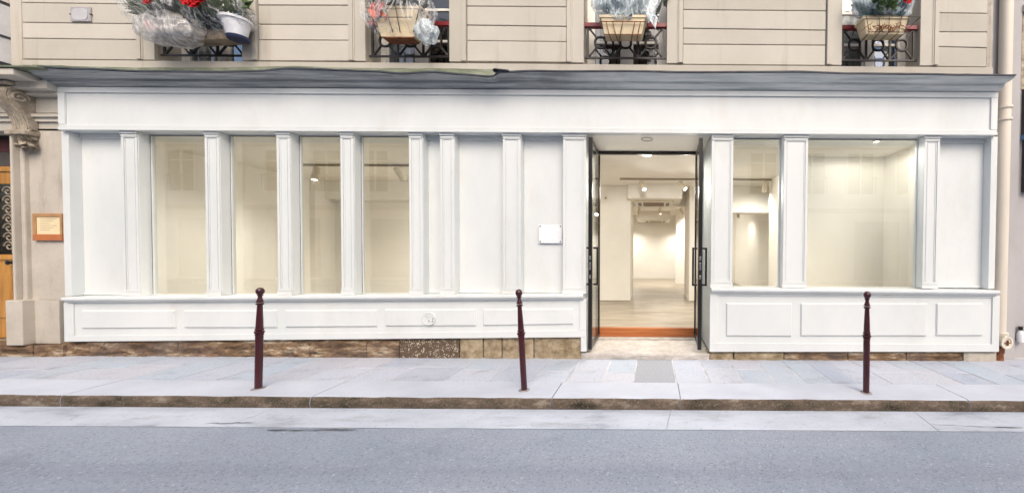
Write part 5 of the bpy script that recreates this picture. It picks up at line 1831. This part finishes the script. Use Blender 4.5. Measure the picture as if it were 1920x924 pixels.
m_ = MB(); m_.lathe((xr1 + 0.07, 4.89, z_(640)), (0, 0, 1), [(0, 0.04), (0.10, 0.045), (0.14, 0.03), (0.16, 0.02)], 14); m_.build('meter_box', 'white_plastic', rn, True)
m_ = MB(); m_.lathe((xr1 + 0.07, 4.89, z_(640) + 0.162), (0, 0, 1), [(0, 0.025), (0.05, 0.025)], 12); m_.build('meter_cap', 'black', rn, True)

pxc, _ = P(1878.5, 400, 4.82)
t = thing('downpipe', (pxc, 4.82, 0), 'cream painted rain downpipe with round access cap beside the shopfront', 'downpipe')
r_ = 0.070
m_ = MB(); m_.lathe((pxc, 4.82, 0.36), (0, 0, 1), [(0, r_), (3.9, r_ * 1.02), (8.2, r_ * 1.02)], 24); m_.build('pipe', 'cream_pipe', t, True)
for y in (199, 222):
    zz = P(1878, y, 4.76)[1]
    m_ = MB(); m_.lathe((pxc, 4.82, zz - 0.02), (0, 0, 1), [(0, r_ + 0.003), (0.004, r_ + 0.016), (0.036, r_ + 0.016), (0.04, r_ + 0.003)], 24); m_.build('collar', 'cream_pipe', t, True)
m_ = MB(); m_.lathe((pxc, 4.82, 0.20), (0, 0, 1), [(0, r_), (0.02, r_ + 0.012), (0.13, r_ + 0.014), (0.15, r_ + 0.026), (0.18, r_ + 0.026), (0.182, r_)], 24); m_.build('socket', 'cream_pipe', t, True)
ex, ez = P(1888.5, 642, 4.72)
m_ = MB(); m_.lathe((ex - 0.02, 4.80, ez), (0.10, -1, 0), [(0, 0.062), (0.07, 0.066), (0.075, 0.085), (0.095, 0.085), (0.097, 0.066), (0.085, 0.058), (0.084, 0.002)], 28); cap = m_.build('access_cap', 'cream_pipe', t, True, angle=30)
m_ = MB(); m_.box(ex - 0.045, ex + 0.03, 4.695, 4.712, ez - 0.006, ez + 0.006); m_.box(ex - 0.015, ex - 0.002, 4.693, 4.71, ez - 0.035, ez + 0.035); m_.build('cap_grip', 'rust', cap)
m_ = MB(); m_.lathe((pxc - 0.01, 4.82, -0.02), (0, 0, 1), [(0, 0.075), (0.03, 0.06), (0.10, 0.058), (0.13, 0.07), (0.20, 0.065)], 18); m_.build('rusty_foot', 'rust', t, True)

# ================================================================== HOUSE ACROSS THE STREET (seen mirrored in the glass)
op = thing('opposite_house', (0, -7.2, 0), 'stone house across the street, faintly mirrored in the shop windows', 'house')
YO = -7.2
m_ = MB()
HT = 6.6
m_.box(-26, 26, YO - 1, YO, -0.15, HT)
m_.build('wall', 'pale_render', op)
m_ = MB(); m_.box(-26, 26, YO, YO + 0.18, 3.3, 3.5); m_.box(-26, 26, YO, YO + 0.3, HT - 0.3, HT); m_.build('string_course', 'limestone', op)
for i in range(-10, 11):
    x = i * 2.3 + 0.6
    m_ = MB(); m_.box(x - 0.6, x + 0.6, YO + 0.001, YO + 0.03, 4.2, 6.1); wo = m_.build('window', 'dark_room', op)
    m_ = MB()
    for a, b in ((x - 0.7, x - 0.6), (x + 0.6, x + 0.7), (x - 0.04, x + 0.04)):
        m_.box(a, b, YO + 0.031, YO + 0.09, 4.2, 6.1)
    for zz in (4.9, 5.6):
        m_.box(x - 0.6, x + 0.6, YO + 0.033, YO + 0.08, zz, zz + 0.05)
    m_.build('frame', 'window_white', wo)
    m_ = MB()
    for k in range(9):
        m_.box(x - 0.65 + k * 0.16, x - 0.63 + k * 0.16, YO + 0.2, YO + 0.22, 4.2, 4.9)
    m_.box(x - 0.7, x + 0.7, YO + 0.19, YO + 0.23, 4.9, 4.94)
    m_.build('guard', 'iron', wo)
    if i % 2 == 0:
        m_ = MB(); m_.box(x - 0.2, x + 1.9, YO + 0.001, YO + 0.05, 0.1, 2.9); m_.build('shop_opening', 'grey_plate', op)
mb = MB(); mb.box(X0, X1, -7.2, -6.0, -0.2, 0.0); struct(mb.build('far_pavement', 'mortar'))
